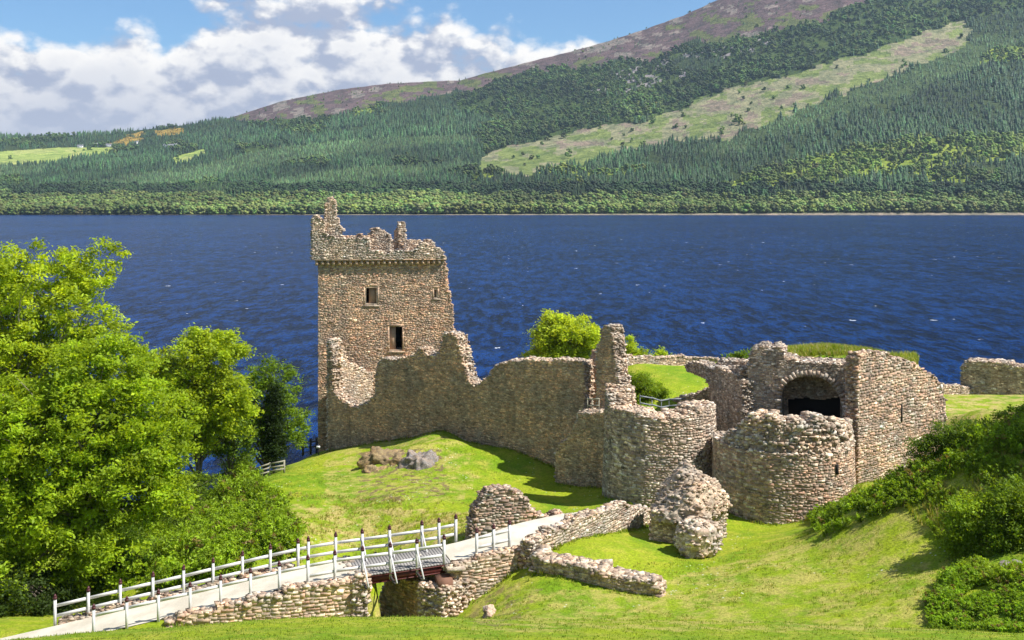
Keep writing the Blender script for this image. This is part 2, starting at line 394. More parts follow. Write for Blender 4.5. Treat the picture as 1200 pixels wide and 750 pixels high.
def hgt0(x, y):
    x = np.asarray(x, float); sh = x.shape; x = x.ravel(); y = np.asarray(y, float).ravel()
    out = np.empty(len(x))
    for i in range(0, len(x), 20000):
        xs = x[i:i + 20000]; ys = y[i:i + 20000]
        r2 = (xs[:, None] - CP[None, :, 0]) ** 2 + (ys[:, None] - CP[None, :, 1]) ** 2
        out[i:i + 20000] = _phi(r2) @ _w[:_n] + _w[_n] + _w[_n + 1] * xs + _w[_n + 2] * ys
    return out.reshape(sh)

# path: near edge traced, the far edge 2.5 m beyond
NEAR = np.array([at(*p) for p in [(-40,780,48.8),(20,766,49.3),(110,744,50),(223,717.5,51),(327,692,52.1),(392,678,53),(424,674,53.4),(519,660,54.7),(558,652,55.2),(596,642,56),(622,634,56.9),(650,623,58.6),(700,611,62.2),(745,606,65.6),(775,604,68.2)]])
def dense(poly, step=0.5):
    poly = np.asarray(poly, float); seg = np.linalg.norm(np.diff(poly, axis=0), axis=1); s = np.concatenate([[0], np.cumsum(seg)])
    t = np.linspace(0, s[-1], max(2, int(s[-1] / step) + 1))
    return np.stack([np.interp(t, s, poly[:, k]) for k in range(poly.shape[1])], 1), t
PN, PT = dense(NEAR, 0.4)
for _ in range(6): PN[1:-1] = (PN[:-2] + 2 * PN[1:-1] + PN[2:]) / 4
_d = np.gradient(PN[:, :2], axis=0); _d /= np.linalg.norm(_d, axis=1, keepdims=True)
PNRM = np.stack([-_d[:, 1], _d[:, 0]], 1)
PW = 2.5
PF = PN.copy(); PF[:, :2] += PNRM * PW
PC = (PN + PF) / 2
GAP = (PC[:, 0] > atx(438, 54)[0] - 0.3) & (PC[:, 0] < atx(522, 55)[0] - 0.2)
def path_blend(x, y, z):
    sh = x.shape; X = x.ravel(); Y = y.ravel(); Z = z.ravel().copy()
    near = np.where((X > -32) & (X < 14) & (Y > 45) & (Y < 74))[0]
    P = PC; gap = GAP
    for i in range(0, len(near), 5000):
        k = near[i:i + 5000]
        d2 = (X[k][:, None] - P[None, :, 0]) ** 2 + (Y[k][:, None] - P[None, :, 1]) ** 2
        j = d2.argmin(1); d = np.sqrt(d2[np.arange(len(k)), j])
        w = np.clip(1 - (d - (PW / 2 + 0.15)) / 0.4, 0, 1); w = w * w * (3 - 2 * w)
        w = np.where(gap[j], 0, w)
        Z[k] = Z[k] * (1 - w) + (P[j, 2] - 0.05) * w
    return Z.reshape(sh)
BUMPS = [(atx(478, 85)[0], 85.2, 0.75, 2.3, 1.6), (atx(440, 85)[0], 84.6, 0.45, 1.6, 1.2), (atx(402, 86)[0], 86, 0.35, 1.3, 1.0), (atx(530, 86)[0], 86.5, 0.4, 2.0, 1.2), (atx(610, 72)[0], 73.5, 0.2, 6, 1.2)]
def hgt(x, y):
    x = np.asarray(x, float); y = np.asarray(y, float)
    x, y = np.broadcast_arrays(x, y)
    z = hgt0(x, y)
    for (bx, by, ba, rx, ry) in BUMPS: z = z + ba * np.exp(-((x - bx) / rx) ** 2 - ((y - by) / ry) ** 2)
    z = z + 0.10 * fbm(x / 5, y / 5, 3, 3) + 0.035 * fbm(x / 1.1, y / 1.1, 2, 9)
    return path_blend(x, y, z)
def hz(x, y): return float(hgt(np.array([x]), np.array([y]))[0])

def build_ground():
    xs = np.concatenate([np.arange(-110, -32, 2.0), np.arange(-32, 44, 0.4), np.arange(44, 121, 2.0)])
    ys = np.concatenate([np.arange(-30, 28, 1.5), np.arange(28, 106, 0.4), np.arange(106, 161, 1.0)])
    X, Y = np.meshgrid(xs, ys); Z = hgt(X, Y)
    V = np.stack([X, Y, Z], -1).reshape(-1, 3); nx = len(xs); ny = len(ys)
    i = np.arange(nx * ny).reshape(ny, nx)
    q = np.stack([i[:-1, :-1], i[:-1, 1:], i[1:, 1:], i[1:, :-1]], -1).reshape(-1, 4)
    c = V[q].mean(1); px = 600 + c[:, 0] / np.maximum(c[:, 1], 1) * F; py = YH + (H - c[:, 2]) / np.maximum(c[:, 1], 1) * F
    nz = np.abs(np.cross(V[q[:, 1]] - V[q[:, 0]], V[q[:, 3]] - V[q[:, 0]])); slope = 1 - nz[:, 2] / np.linalg.norm(nz, axis=1)
    dry = np.clip(slope * 3.0, 0, 0.75)
    def zone(poly): return pip(poly, px, py)
    dry[zone([(310,590),(560,600),(560,640),(345,640)])] = 0.95
    dry[zone([(540,680),(640,690),(740,690),(1080,600),(1100,740),(560,740)])] = 0.55
    dry[zone([(1110,450),(1200,450),(1200,500),(1110,500)]) & (c[:, 1] > 70)] = 1.0
    lawn = (c[:, 1] > 50).astype(float) * (slope < 0.08)
    earth = np.zeros(len(c)); earth[zone([(420,530),(520,525),(525,580),(420,590)])] = 0.9
    dry[zone([(380,520),(540,505),(560,560),(540,590),(380,590)])] = 0.6
    earth[zone([(560,690),(640,690),(600,735),(540,735)])] = 0.6
    for _ in range(2): pass
    mb = MB(); mb.add(V, q, np.stack([dry, earth, lawn], 1))
    tag(mb.build('ground', M_GRASS, smooth=True), kind='structure')
build_ground()

mbw = MB(); mbw.add([(-5200, 30, 0), (5200, 30, 0), (5200, 4150, 0), (-5200, 4150, 0)], [[0, 1, 2, 3]], (0, 0, 0))
tag(mbw.build('water', M_WATER), kind='structure')

def build_path():
    mb = MB(); k = len(PN); off = np.array([0, 0, 0.0])
    seg = ~GAP
    cols = 5
    P = np.stack([PN + (PF - PN) * t for t in np.linspace(0, 1, cols)], 1)
    idx = np.arange(k * cols).reshape(k, cols)
    q = np.stack([idx[:-1, :-1], idx[1:, :-1], idx[1:, 1:], idx[:-1, 1:]], -1)
    q = q[(seg[:-1] & seg[1:])].reshape(-1, 4)
    mb.add(P.reshape(-1, 3) + off, q, (0, 0, 0))
    tag(mb.build('path', M_PATH, smooth=True), kind='structure')
build_path()

# ------------------------------------------------------------------ the far shore
SKY = np.array([(-900,182),(-300,168),(0,160),(130,157),(215,147),(270,138),(330,118),(400,104),(450,98),(540,94),(560,88),(620,72),(660,62),(720,45),(760,32),(800,18),(840,0),(900,-25),(1000,-60),(1200,-95),(1500,-70),(2100,0)], float)
def skyline(px): return np.interp(px, SKY[:, 0], SKY[:, 1])
def ysky(px): return np.interp(px, [-900, 300, 900, 2100], [3700, 3600, 3300, 3200])
Y0 = 1590.0
def hill_z(px, Y):
    t = (Y - Y0) / (ysky(px) - Y0)
    g = np.where(t < 1, t, 1 - 0.8 * (t - 1))
    py = 252.6 + (skyline(px) - 252.6) * g
    z = H + (YH - py) * Y / F
    X = (px - 600) * Y / F
    a = np.clip(t * 5, 0, 1) * np.clip((1.05 - t) * 6, 0, 1)
    z = z + a * (10 * fbm(X / 260, Y / 260, 4, 21))
    return X, z
def topx(X, Y, Z): return 600 + X / Y * F, YH + (H - Z) / Y * F
CLEAR = [(556,188),(600,170),(700,151),(775,135),(850,108),(920,89),(1015,62),(1135,22),(1128,56),(1050,87),(950,122),(890,147),(850,164),(775,166),(700,187),(630,204),(600,205),(565,202)]
FIELDS = [[(-300,180),(0,178),(70,173),(135,172),(132,179),(62,191),(0,193),(-300,196)], [(200,185),(238,175),(242,181),(206,192)]]
GORSE = [[(178,153),(213,149),(216,156),(186,159)], [(128,169),(150,160),(170,162),(150,171)], [(150,158),(165,154),(172,157),(160,161)]]
YOUNG = [[(100,214),(240,192),(330,172),(420,164),(560,158),(556,166),(430,180),(330,194),(240,214),(100,232)], [(815,180),(850,166),(890,150),(950,124),(1050,90),(1128,56),(1150,40),(1200,46),(1150,78),(1060,112),(980,138),(890,165),(870,180)], [(-200,196),(0,195),(60,192),(50,204),(0,212),(-200,214)], [(300,214),(420,196),(540,190),(560,196),(430,214),(320,226)]]
GREENS = [[(828,224),(870,210),(930,190),(1000,174),(1080,163),(1300,156),(1300,176),(1200,184),(1100,196),(1000,213),(920,224)], [(1148,76),(1160,58),(1200,52),(1300,50),(1300,62),(1195,72)], [(555,200),(600,198),(590,206),(556,210)], [(410,132),(445,124),(450,128),(415,137)], [(775,158),(850,158),(890,140),(885,133),(850,146),(790,152)]]
def moor_line(px): return np.interp(px, [-900,240,250,290,330,400,450,540,600,640,700,760,800,870,960,1010,1100,1500], [0,100,139,139,141,135,119,107,92,84,76,66,53,43,22,2,-20,-20])
def zones(px, py, j=2.0):
    """0 conifer, 1 shore broadleaf, 2 birch wood, 3 young conifer, 4 clearing, 5 moor, 6 field, 7 gorse, 8 green scrub"""
    px = px + j * 3 * fbm(px / 40, py / 14, 3, 5); py = py + j * fbm(px / 30, py / 10, 3, 6)
    z = np.zeros(px.shape, int)
    up = np.interp(px, [560, 600, 700, 775, 850, 920, 1015, 1130, 1400], [186, 170, 152, 137, 110, 91, 64, 26, -40])
    z[(px > 545 + 60 * fbm(py / 18, px * 0, 3, 19)) & (py < up) & (fbm(px / 90, py / 30, 2, 12) > -0.45)] = 2
    z[(px < 560) & (fbm(px / 60, py / 16, 2, 15) > 0.30)] = 2
    z[(px > 600) & (py > 200) & (fbm(px / 50, py / 14, 2, 17) > 0.25)] = 8
    for p in YOUNG: z[pip(p, px, py)] = 3
    for p in GREENS: z[pip(p, px, py)] = 8
    z[pip(CLEAR, px + 9 * fbm(px / 16, py / 6, 3, 8), py + 6 * fbm(px / 22, py / 8, 3, 9))] = 4
    z[py + 9 * fbm(px / 28, py / 12, 3, 13) < moor_line(px)] = 5
    for p in FIELDS: z[pip(p, px, py)] = 6
    for p in GORSE: z[pip(p, px, py)] = 7
    z[(py > 219) & (py < 232)] = 9
    z[py > 232 + 4 * fbm(px / 25, py / 8, 2, 31)] = 1
    return z
ZC = np.array([(0.040,0.060,0.020),(0.075,0.105,0.022),(0.055,0.085,0.022),(0.055,0.085,0.030),(0.215,0.215,0.125),(0.115,0.080,0.080),(0.26,0.33,0.085),(0.28,0.20,0.045),(0.20,0.26,0.04),(0.03,0.05,0.015)])

def mat_hill():
    m, nt, b = new_mat('hillside'); p = pos(nt); c = attr(nt)
    g = noise(nt, p, 0.03, 7, 0.7); g2 = noise(nt, p, 0.12, 5, 0.7)
    c = mixc(nt, 1.0, c, mixc(nt, ramp(nt, g, 0.32, 0.68), (0.62, 0.70, 0.62), (1.38, 1.28, 1.22)), 'MULTIPLY')
    c = mixc(nt, 1.0, c, mixc(nt, g2, (0.6,) * 3, (1.4,) * 3), 'MULTIPLY')
    nt.links.new(c, b.inputs['Base Color']); b.inputs['Roughness'].default_value = 0.95; b.inputs['Specular IOR Level'].default_value = 0.1
    bump(nt, b, g, 1.0, 14.0); return m
M_HILL = mat_hill()

def build_hills():
    pxs = np.concatenate([np.arange(-900, -60, 25.0), np.arange(-60, 1260, 4.0), np.arange(1260, 2101, 25.0)])
    ys = np.concatenate([np.arange(Y0 - 60, 3760, 11.0), [3900, 4100]])
    PX, YY = np.meshgrid(pxs, ys); X, Z = hill_z(PX, YY)
    V = np.stack([X, YY, Z], -1).reshape(-1, 3); nx = len(pxs); ny = len(ys)
    i = np.arange(nx * ny).reshape(ny, nx)
    q = np.stack([i[:-1, :-1], i[:-1, 1:], i[1:, 1:], i[1:, :-1]], -1).reshape(-1, 4)
    c = V[q].mean(1); px, py = topx(c[:, 0], c[:, 1], c[:, 2])
    z = zones(px, py); col = ZC[z].copy()
    # tints inside zones
    v = fbm(px / 22, py / 8, 4, 41)[:, None]
    cl = z == 4
    col[cl] = np.where(v[cl] > 0.12, np.array([0.15, 0.19, 0.06]), np.where(v[cl] < -0.25, np.array([0.20, 0.165, 0.125]), col[cl]))
    mo = z == 5
    col[mo] = np.where(v[mo] > 0.25, np.array([0.11, 0.125, 0.045]), np.where(v[mo] < -0.3, np.array([0.20, 0.17, 0.15]), col[mo]))
    crag = (z == 2) & pip([(690,104),(720,84),(790,66),(900,42),(905,58),(800,92),(722,112),(692,116)], px, py) & (fbm(px / 10, py / 5, 3, 51) > 0.18)
    col[crag] = (0.24, 0.22, 0.23)
    fi = z == 6
    col[fi] = np.where(v[fi] > 0.0, np.array([0.30, 0.34, 0.11]), col[fi])
    col[(c[:, 1] < Y0 + 14)] = (0.22, 0.19, 0.15)
    mb = MB(); mb.add(V, q, col)
    tag(mb.build('hills', M_HILL, smooth=True), kind='structure')
build_hills()

def conifer_proto(r):
    V = []; Fc = []; n = 6
    for (z0, z1, w) in ((0.06, 0.55, 0.19), (0.30, 0.78, 0.145), (0.55, 1.0, 0.095)):
        b = len(V)
        for k in range(n):
            a = 2 * math.pi * (k + r.uniform(-.25, .25)) / n; ww = w * r.uniform(.75, 1.2)
            V.append((ww * math.cos(a), ww * math.sin(a), z0 + r.uniform(-.05, .05)))
        V.append((0, 0, z1))
        for k in range(n): Fc.append((b + k, b + (k + 1) % n, b + n))
    return np.array(V), np.array(Fc)
def ico():
    t = (1 + 5 ** .5) / 2
    v = [(-1,t,0),(1,t,0),(-1,-t,0),(1,-t,0),(0,-1,t),(0,1,t),(0,-1,-t),(0,1,-t),(t,0,-1),(t,0,1),(-t,0,-1),(-t,0,1)]
    f = [(0,11,5),(0,5,1),(0,1,7),(0,7,10),(0,10,11),(1,5,9),(5,11,4),(11,10,2),(10,7,6),(7,1,8),(3,9,4),(3,4,2),(3,2,6),(3,6,8),(3,8,9),(4,9,5),(2,4,11),(6,2,10),(8,6,7),(9,8,1)]
    v = [np.array(a) / np.linalg.norm(a) for a in v]
    return v, f
def icosphere(sub):
    v, f = ico()
    for _ in range(sub):
        cache = {}; nf = []
        def mid(a, b):
            k = (min(a, b), max(a, b))
            if k not in cache:
                m = v[a] + v[b]; v.append(m / np.linalg.norm(m)); cache[k] = len(v) - 1
            return cache[k]
        for a, b, c in f:
            x, y, z = mid(a, b), mid(b, c), mid(c, a); nf += [(a, x, z), (b, y, x), (c, z, y), (x, y, z)]
        f = nf
    return np.array(v), np.array(f)
ICO1 = icosphere(1)
def broad_proto(r):
    """a lumpy crown of a few overlapping bosses plus loose flecks"""
    V = []; Fc = []; n = 0
    v1, f1 = ico(); v1 = np.array(v1); f1 = np.array(f1)
    for k in range(11):
        rr = r.uniform(.09, .20); a = r.uniform(0, 6.28); d = r.uniform(.03, .34)
        p = v1 * rr * r.uniform(.7, 1.3, (len(v1), 1)) + np.array([d * math.cos(a), d * math.sin(a), r.uniform(.22, .86)])
        V.append(p); Fc.append(f1 + n); n += len(p)
    return np.concatenate(V), np.concatenate(Fc)

def build_forest():
    r = np.random.default_rng(11)
    cps = [conifer_proto(r) for _ in range(6)]; bps = [broad_proto(r) for _ in range(6)]
    n = 150000
    PX = r.uniform(-160, 1360, n)
    Yr = np.sqrt(r.uniform(0, 1, n) * (3620 ** 2 - Y0 ** 2) + Y0 ** 2)
    keep = Yr < ysky(PX) + 30; PX = PX[keep]; Yr = Yr[keep]
    Yr = np.maximum(Yr, Y0 + 20 + r.uniform(0, 14, len(Yr)))
    extra = 2600                                             # the fringe of trees along the beach
    PX = np.concatenate([PX, r.uniform(-160, 1360, extra)]); Yr = np.concatenate([Yr, r.uniform(Y0 + 18, Y0 + 60, extra)])
    X, Z = hill_z(PX, Yr); px, py = topx(X, Yr, Z); zn = zones(px, py)
    dens = np.array([0.62, 0.75, 0.55, 0.70, 0.008, 0.040, 0.004, 0.5, 0.55, 0.75])[zn]
    clump = 0.5 + 0.5 * fbm(X / 60, Yr / 60, 3, 77)
    dens = dens * np.where(np.isin(zn, (2, 8, 5)), np.clip(clump * 2.0 - 0.15, 0.05, 1.3), 1)
    gapn = fbm(X / 35, Yr / 90, 3, 78)
    dens = dens * np.where((zn == 0) & (gapn > 0.42), 0.12, 1)
    far = np.clip(1.25 - (Yr - 1600) / 2600, 0.45, 1.0)
    k = r.uniform(0, 1, len(px)) < dens * far
    X, Yr, Z, px, py, zn = X[k], Yr[k], Z[k], px[k], py[k], zn[k]
    con = np.isin(zn, (0, 3)) | ((zn == 9) & (fbm(px / 40, py / 9, 2, 61) > 0.35)) | ((zn == 5) & (r.uniform(0, 1, len(zn)) < .6)) | ((zn == 2) & (r.uniform(0, 1, len(zn)) < .12)) | ((zn == 8) & (r.uniform(0, 1, len(zn)) < .25))
    stand = np.clip(0.5 + 0.9 * fbm(X / 150, Yr / 230, 3, 90), 0, 1)
    h = np.where(con, r.uniform(8, 17, len(X)) * (0.75 + 0.50 * stand), r.uniform(6, 15, len(X)) * (0.7 + 0.65 * (0.5 + 0.5 * fbm(X / 45, Yr / 60, 3, 95))))
    h = np.where(zn == 3, r.uniform(5, 10, len(X)), h); h = np.where(zn == 7, r.uniform(2.5, 5, len(X)), h); h = np.where(zn == 5, h * .55, h)
    wd = np.where(con, h * r.uniform(1.0, 1.55, len(X)), h * r.uniform(1.0, 1.6, len(X)))
    base = np.where(con[:, None], np.array([0.038, 0.080, 0.028]), np.array([0.085, 0.130, 0.022]))
    base = np.where((zn == 3)[:, None], np.array([0.080, 0.140, 0.055]), base)
    base = np.where((zn == 1)[:, None] & ~con[:, None], np.array([0.125, 0.170, 0.040]), base)
    base = np.where((zn == 9)[:, None], np.array([0.034, 0.066, 0.018]), base)
    base = np.where((zn == 8)[:, None], np.array([0.115, 0.170, 0.030]), base)
    base = np.where((zn == 7)[:, None], np.array([0.32, 0.21, 0.03]), base)
    base = np.where((zn == 2)[:, None] & ~con[:, None], np.array([0.078, 0.125, 0.026]), base)
    tint = (1 + 0.36 * r.normal(0, 1, (len(X), 1))).clip(.5, 1.8) * (0.55 + 0.9 * stand[:, None]) 
    col = base * tint * (1 + 0.10 * r.normal(0, 1, (len(X), 3))).clip(.7, 1.4)
    shore = (zn == 1)
    sets = {'conifer_forest': con, 'shoreline_wood': (~con) & shore, 'hillside_wood': (~con) & (~shore)}
    labs = {'conifer_forest': ('dark green conifer plantations covering the hillside across the water', 'forest'),
            'shoreline_wood': ('pale green broadleaf trees in a band along the far shore', 'wood'),
            'hillside_wood': ('mid green broadleaf and birch wood on the upper hillside', 'wood')}
    for name, sel in sets.items():
        mb = MB(); protos = cps if name == 'conifer_forest' else bps
        ids = np.where(sel)[0]; which = r.integers(0, len(protos), len(ids))
        for j, (pv, pf) in enumerate(protos):
            k = ids[which == j]
            if len(k) == 0: continue
            a = r.uniform(0, 6.28, len(k)); ca, sa = np.cos(a), np.sin(a)
            x = (pv[None, :, 0] * ca[:, None] - pv[None, :, 1] * sa[:, None]) * wd[k][:, None]
            y = (pv[None, :, 0] * sa[:, None] + pv[None, :, 1] * ca[:, None]) * wd[k][:, None]
            z = pv[None, :, 2] * h[k][:, None]
            V = np.stack([x + X[k][:, None], y + Yr[k][:, None], z + Z[k][:, None] - 0.5], -1).reshape(-1, 3)
            f = (pf[None] + (np.arange(len(k)) * len(pv))[:, None, None]).reshape(-1, 3)
            cf = np.repeat(col[k], len(pf), 0) * r.uniform(.8, 1.2, (len(f), 1))
            mb.add(V, f, cf)
        o = mb.build(name, M_FOREST); tag(o, labs[name][0], labs[name][1], kind='stuff')
build_forest()

def far_house(px, py, w, d, h, label, rot):
    Y = Y0
    for _ in range(400):                        # walk up the hill to where this row of the photo meets it
        Xa, Za = hill_z(np.array([px], float), np.array([Y])); p = topx(Xa, np.array([Y]), Za)
        if p[1][0] <= py: break
        Y += 5
    x, z = float(Xa[0]), float(Za[0])
    e = empty('cottage', (x, Y, z), label, 'house', 'white cottages above the far fields', rot)
    m = MB(); box(m, (0, 0, h / 2 - 1), (w / 2, d / 2, h / 2 + 1), (0, 0, 0))
    m.add([(-w/2,-d/2,h),(-w/2,d/2,h),(-w/2,0,h+d*.45),(w/2,-d/2,h),(w/2,d/2,h),(w/2,0,h+d*.45)], [[0,1,2],[3,5,4]], (0,0,0)); m.build('wall', M_WHITE, e)
    m = MB(); o = .4
    m.add([(-w/2-o,-d/2-o,h-.3),(w/2+o,-d/2-o,h-.3),(w/2+o,0,h+d*.45+.25),(-w/2-o,0,h+d*.45+.25),(-w/2-o,d/2+o,h-.3),(w/2+o,d/2+o,h-.3)], [[0,1,2,3],[3,2,5,4]], (0,0,0)); m.build('roof', M_SLATE, e)
    m = MB(); box(m, (w/2-.8, 0, h+d*.45+.3), (.5,.5,1.0), (0,0,0)); m.build('chimney', M_WHITE, e)
    for k in (-1, 1):
        m = MB(); box(m, (k*w*.25, -d/2, h*.55), (.7,.05,.8), (0,0,0)); m.build('window', M_DARK, e)
far_house(94, 173, 16, 8, 5, 'low white cottage at the left edge of the far cottages', 0.2)
far_house(112, 172, 14, 9, 7, 'tall gabled white cottage above the pale green far field', 0.9)
far_house(127, 172, 22, 9, 5, 'long white farmhouse at the right end of the pale far field', 0.1)
far_house(160, 170, 12, 9, 8, 'white cottage standing alone below the orange gorse', 0.7)
far_house(198, 173, 30, 10, 6, 'longest white house right of the gorse, near the small field', 0.1)
far_house(206, 173, 10, 9, 7, 'small white gabled cottage beside the longest far house', 1.2)

hz_b = MB(); box(hz_b, (0, 2070, 496), (5400, 2140, 504), (0, 0, 0)); hzo = hz_b.build('haze', [])
hm = bpy.data.materials.new('summer_haze'); hm.use_nodes = True; hnt = hm.node_tree; hnt.nodes.clear()
ho = hnt.nodes.new('ShaderNodeOutputMaterial'); hv = hnt.nodes.new('ShaderNodeVolumePrincipled'); hv.inputs['Color'].default_value = (0.58, 0.78, 1.0, 1); hv.inputs['Density'].default_value = 0.000045; hv.inputs['Anisotropy'].default_value = 0.2
hnt.links.new(hv.outputs[0], ho.inputs['Volume']); hzo.data.materials.append(hm); tag(hzo, kind='stuff')

# ------------------------------------------------------------------ masonry
PAL_PINK = np.array([(0.414,0.286,0.219),(0.349,0.249,0.191),(0.447,0.347,0.267),(0.302,0.214,0.165),(0.503,0.439,0.356),(0.266,0.202,0.161),(0.392,0.312,0.248),(0.421,0.273,0.210),(0.589,0.549,0.478),(0.181,0.141,0.114)])
PAL_TOWER = np.array([(.44,.29,.195),(.39,.265,.18),(.48,.35,.24),(.33,.225,.155),(.52,.43,.32),(.30,.21,.15),(.43,.33,.24),(.47,.275,.185)])
PAL_DARK = np.array([(.33,.24,.17),(.28,.21,.15),(.37,.29,.21),(.24,.18,.13),(.39,.33,.26),(.35,.23,.16)]) * np.array([1.42, 1.34, 1.24])
PAL_GREY = np.array([(0.351,0.301,0.251),(0.293,0.246,0.204),(0.431,0.388,0.331),(0.239,0.201,0.166),(0.504,0.467,0.408),(0.322,0.250,0.205),(0.379,0.329,0.273),(0.291,0.259,0.223),(0.598,0.567,0.510),(0.166,0.141,0.119),(0.525,0.487,0.434)])
PAL_PALE = np.array([(.47,.41,.33),(.40,.33,.26),(.53,.48,.40),(.34,.26,.20),(.58,.54,.48),(.30,.24,.19)])
PAL_BLOCK = np.array([(.34,.29,.235),(.28,.235,.19),(.42,.37,.30),(.23,.19,.15),(.48,.44,.37),(.32,.25,.19)])
PAL_RAMP = np.array([(.46,.38,.30),(.38,.28,.21),(.52,.45,.36),(.42,.27,.20),(.33,.27,.22),(.56,.50,.42)])
MORTAR = np.array([.40,.33,.255])

def straight(A, B):
    A = np.array(A[:2], float); B = np.array(B[:2], float); L = np.linalg.norm(B - A); d = (B - A) / L; n = np.array([d[1], -d[0]])
    def W(s, z, dd):
        s = np.asarray(s, float)[..., None]; dd = np.broadcast_to(np.asarray(dd, float), s.shape[:-1])[..., None]
        xy = A + d * s - n * dd
        return np.concatenate([xy, np.broadcast_to(np.asarray(z, float), s.shape[:-1])[..., None]], -1)
    return W, L
def along(P):
    P = dense(np.asarray(P, float)[:, :2], 0.3)[0]
    for _ in range(3): P[1:-1] = (P[:-2] + 2 * P[1:-1] + P[2:]) / 4
    seg = np.linalg.norm(np.diff(P, axis=0), axis=1); S = np.concatenate([[0], np.cumsum(seg)])
    d = np.gradient(P, axis=0); d /= np.linalg.norm(d, axis=1, keepdims=True); n = np.stack([d[:, 1], -d[:, 0]], 1)
    def W(s, z, dd):
        s = np.asarray(s, float); dd = np.broadcast_to(np.asarray(dd, float), s.shape)
        ex = np.where(s < 0, s, np.where(s > S[-1], s - S[-1], 0)); dx = np.interp(s, S, d[:, 0]); dy = np.interp(s, S, d[:, 1])
        x = np.interp(s, S, P[:, 0]) + ex * dx - np.interp(s, S, n[:, 0]) * dd
        y = np.interp(s, S, P[:, 1]) + ex * dy - np.interp(s, S, n[:, 1]) * dd
        return np.stack([x, y, np.broadcast_to(np.asarray(z, float), s.shape)], -1)
    return W, S[-1]
def round_(cx, cy, R, a0, a1, batter=0.0, zref=14.0):
    a0 = math.radians(a0); a1 = math.radians(a1); L = R * (a1 - a0)
    def W(s, z, dd):
        s = np.asarray(s, float); z = np.broadcast_to(np.asarray(z, float), s.shape); a = a0 + s / R
        r = R + batter * (zref - z) - dd
        return np.stack([cx + r * np.cos(a), cy + r * np.sin(a), z], -1)
    return W, L
def shape_px(W, poly, holes=(), rag=1.3, seed=1):
    """the outline of a wall measured on the photograph, taken to the wall's own plane"""
    def proj(s, z):
        p = W(s, z, 0.0); return 600 + p[..., 0] / p[..., 1] * F, YH + (H - p[..., 2]) / p[..., 1] * F
    def ins(s, z):
        px, py = proj(s, z); j = rag
        qx = px + j * fbm(np.asarray(s) * 1.9, np.asarray(z) * 2.3, 2, seed); qy = py + j * fbm(np.asarray(s) * 1.7, np.asarray(z) * 2.1, 2, seed + 9)
        return pip(poly, qx, qy)
    def hol(s, z):
        px, py = proj(s, z); r = np.zeros(np.shape(px), bool)
        for h in holes: r |= pip(h, px, py)
        return r
    return ins, hol
def shape_top(top, rag=0.12, seed=3):
    def ins(s, z):
        s = np.asarray(s, float); return z < top(s) + rag * fbm(s * 1.6, s * 0.0 + seed, 2, seed)
    return ins, (lambda s, z: np.zeros(np.shape(s), bool))

def put_stones(mb, P, R, U, O, hw, hh, dep, prot, col, r, jit=0.025, shrink=0.78):
    k = len(P)
    if k == 0: return
    sg = np.array([(-1, -1), (1, -1), (1, 1), (-1, 1)], float)
    V = np.empty((k, 8, 3))
    j = r.uniform(-1, 1, (k, 8, 3)) * jit
    for i in range(4):
        V[:, i] = P + R * (sg[i, 0] * hw)[:, None] + U * (sg[i, 1] * hh)[:, None] - O * dep
        V[:, i + 4] = P + R * (sg[i, 0] * (hw - np.minimum(0.014, hw * (1 - shrink))))[:, None] + U * (sg[i, 1] * (hh - np.minimum(0.012, hh * (1 - shrink))))[:, None] + O * prot[:, None]
    V += j
    f = np.array([[4, 5, 6, 7], [0, 1, 5, 4], [1, 2, 6, 5], [2, 3, 7, 6], [3, 0, 4, 7]])
    mb.add(V.reshape(-1, 3), (f[None] + (np.arange(k) * 8)[:, None, None]).reshape(-1, 4), np.repeat(col, 5, 0))
def put_rubble(mb, P, size, col, r, flat=0.65):
    k = len(P)
    if k == 0: return
    q = CUBE[None] * r.uniform(.72, 1.1, (k, 8, 3))
    q = q * (size[:, None] * np.stack([r.uniform(.9, 1.8, k), r.uniform(.8, 1.4, k), r.uniform(.35, .75, k) * flat / .65], 1))[:, None, :] if np.ndim(size) == 1 else q * size[:, None, :]
    a = r.uniform(0, 6.28, k); ca, sa = np.cos(a), np.sin(a)
    x = q[..., 0] * ca[:, None] - q[..., 1] * sa[:, None]; y = q[..., 0] * sa[:, None] + q[..., 1] * ca[:, None]; z = q[..., 2]
    t = r.normal(0, .14, k); z2 = z * np.cos(t)[:, None] + x * np.sin(t)[:, None]; x2 = x * np.cos(t)[:, None] - z * np.sin(t)[:, None]
    V = np.stack([x2, y, z2], -1) + P[:, None]
    mb.add(V.reshape(-1, 3), (CUBEF[None] + (np.arange(k) * 8)[:, None, None]).reshape(-1, 4), np.repeat(col, 6, 0))
def pick(pal, k, r, var=0.13):
    c = pal[r.integers(0, len(pal), k)]; return (c * (1 + r.normal(0, var, (k, 1)))).clip(.03, .7)

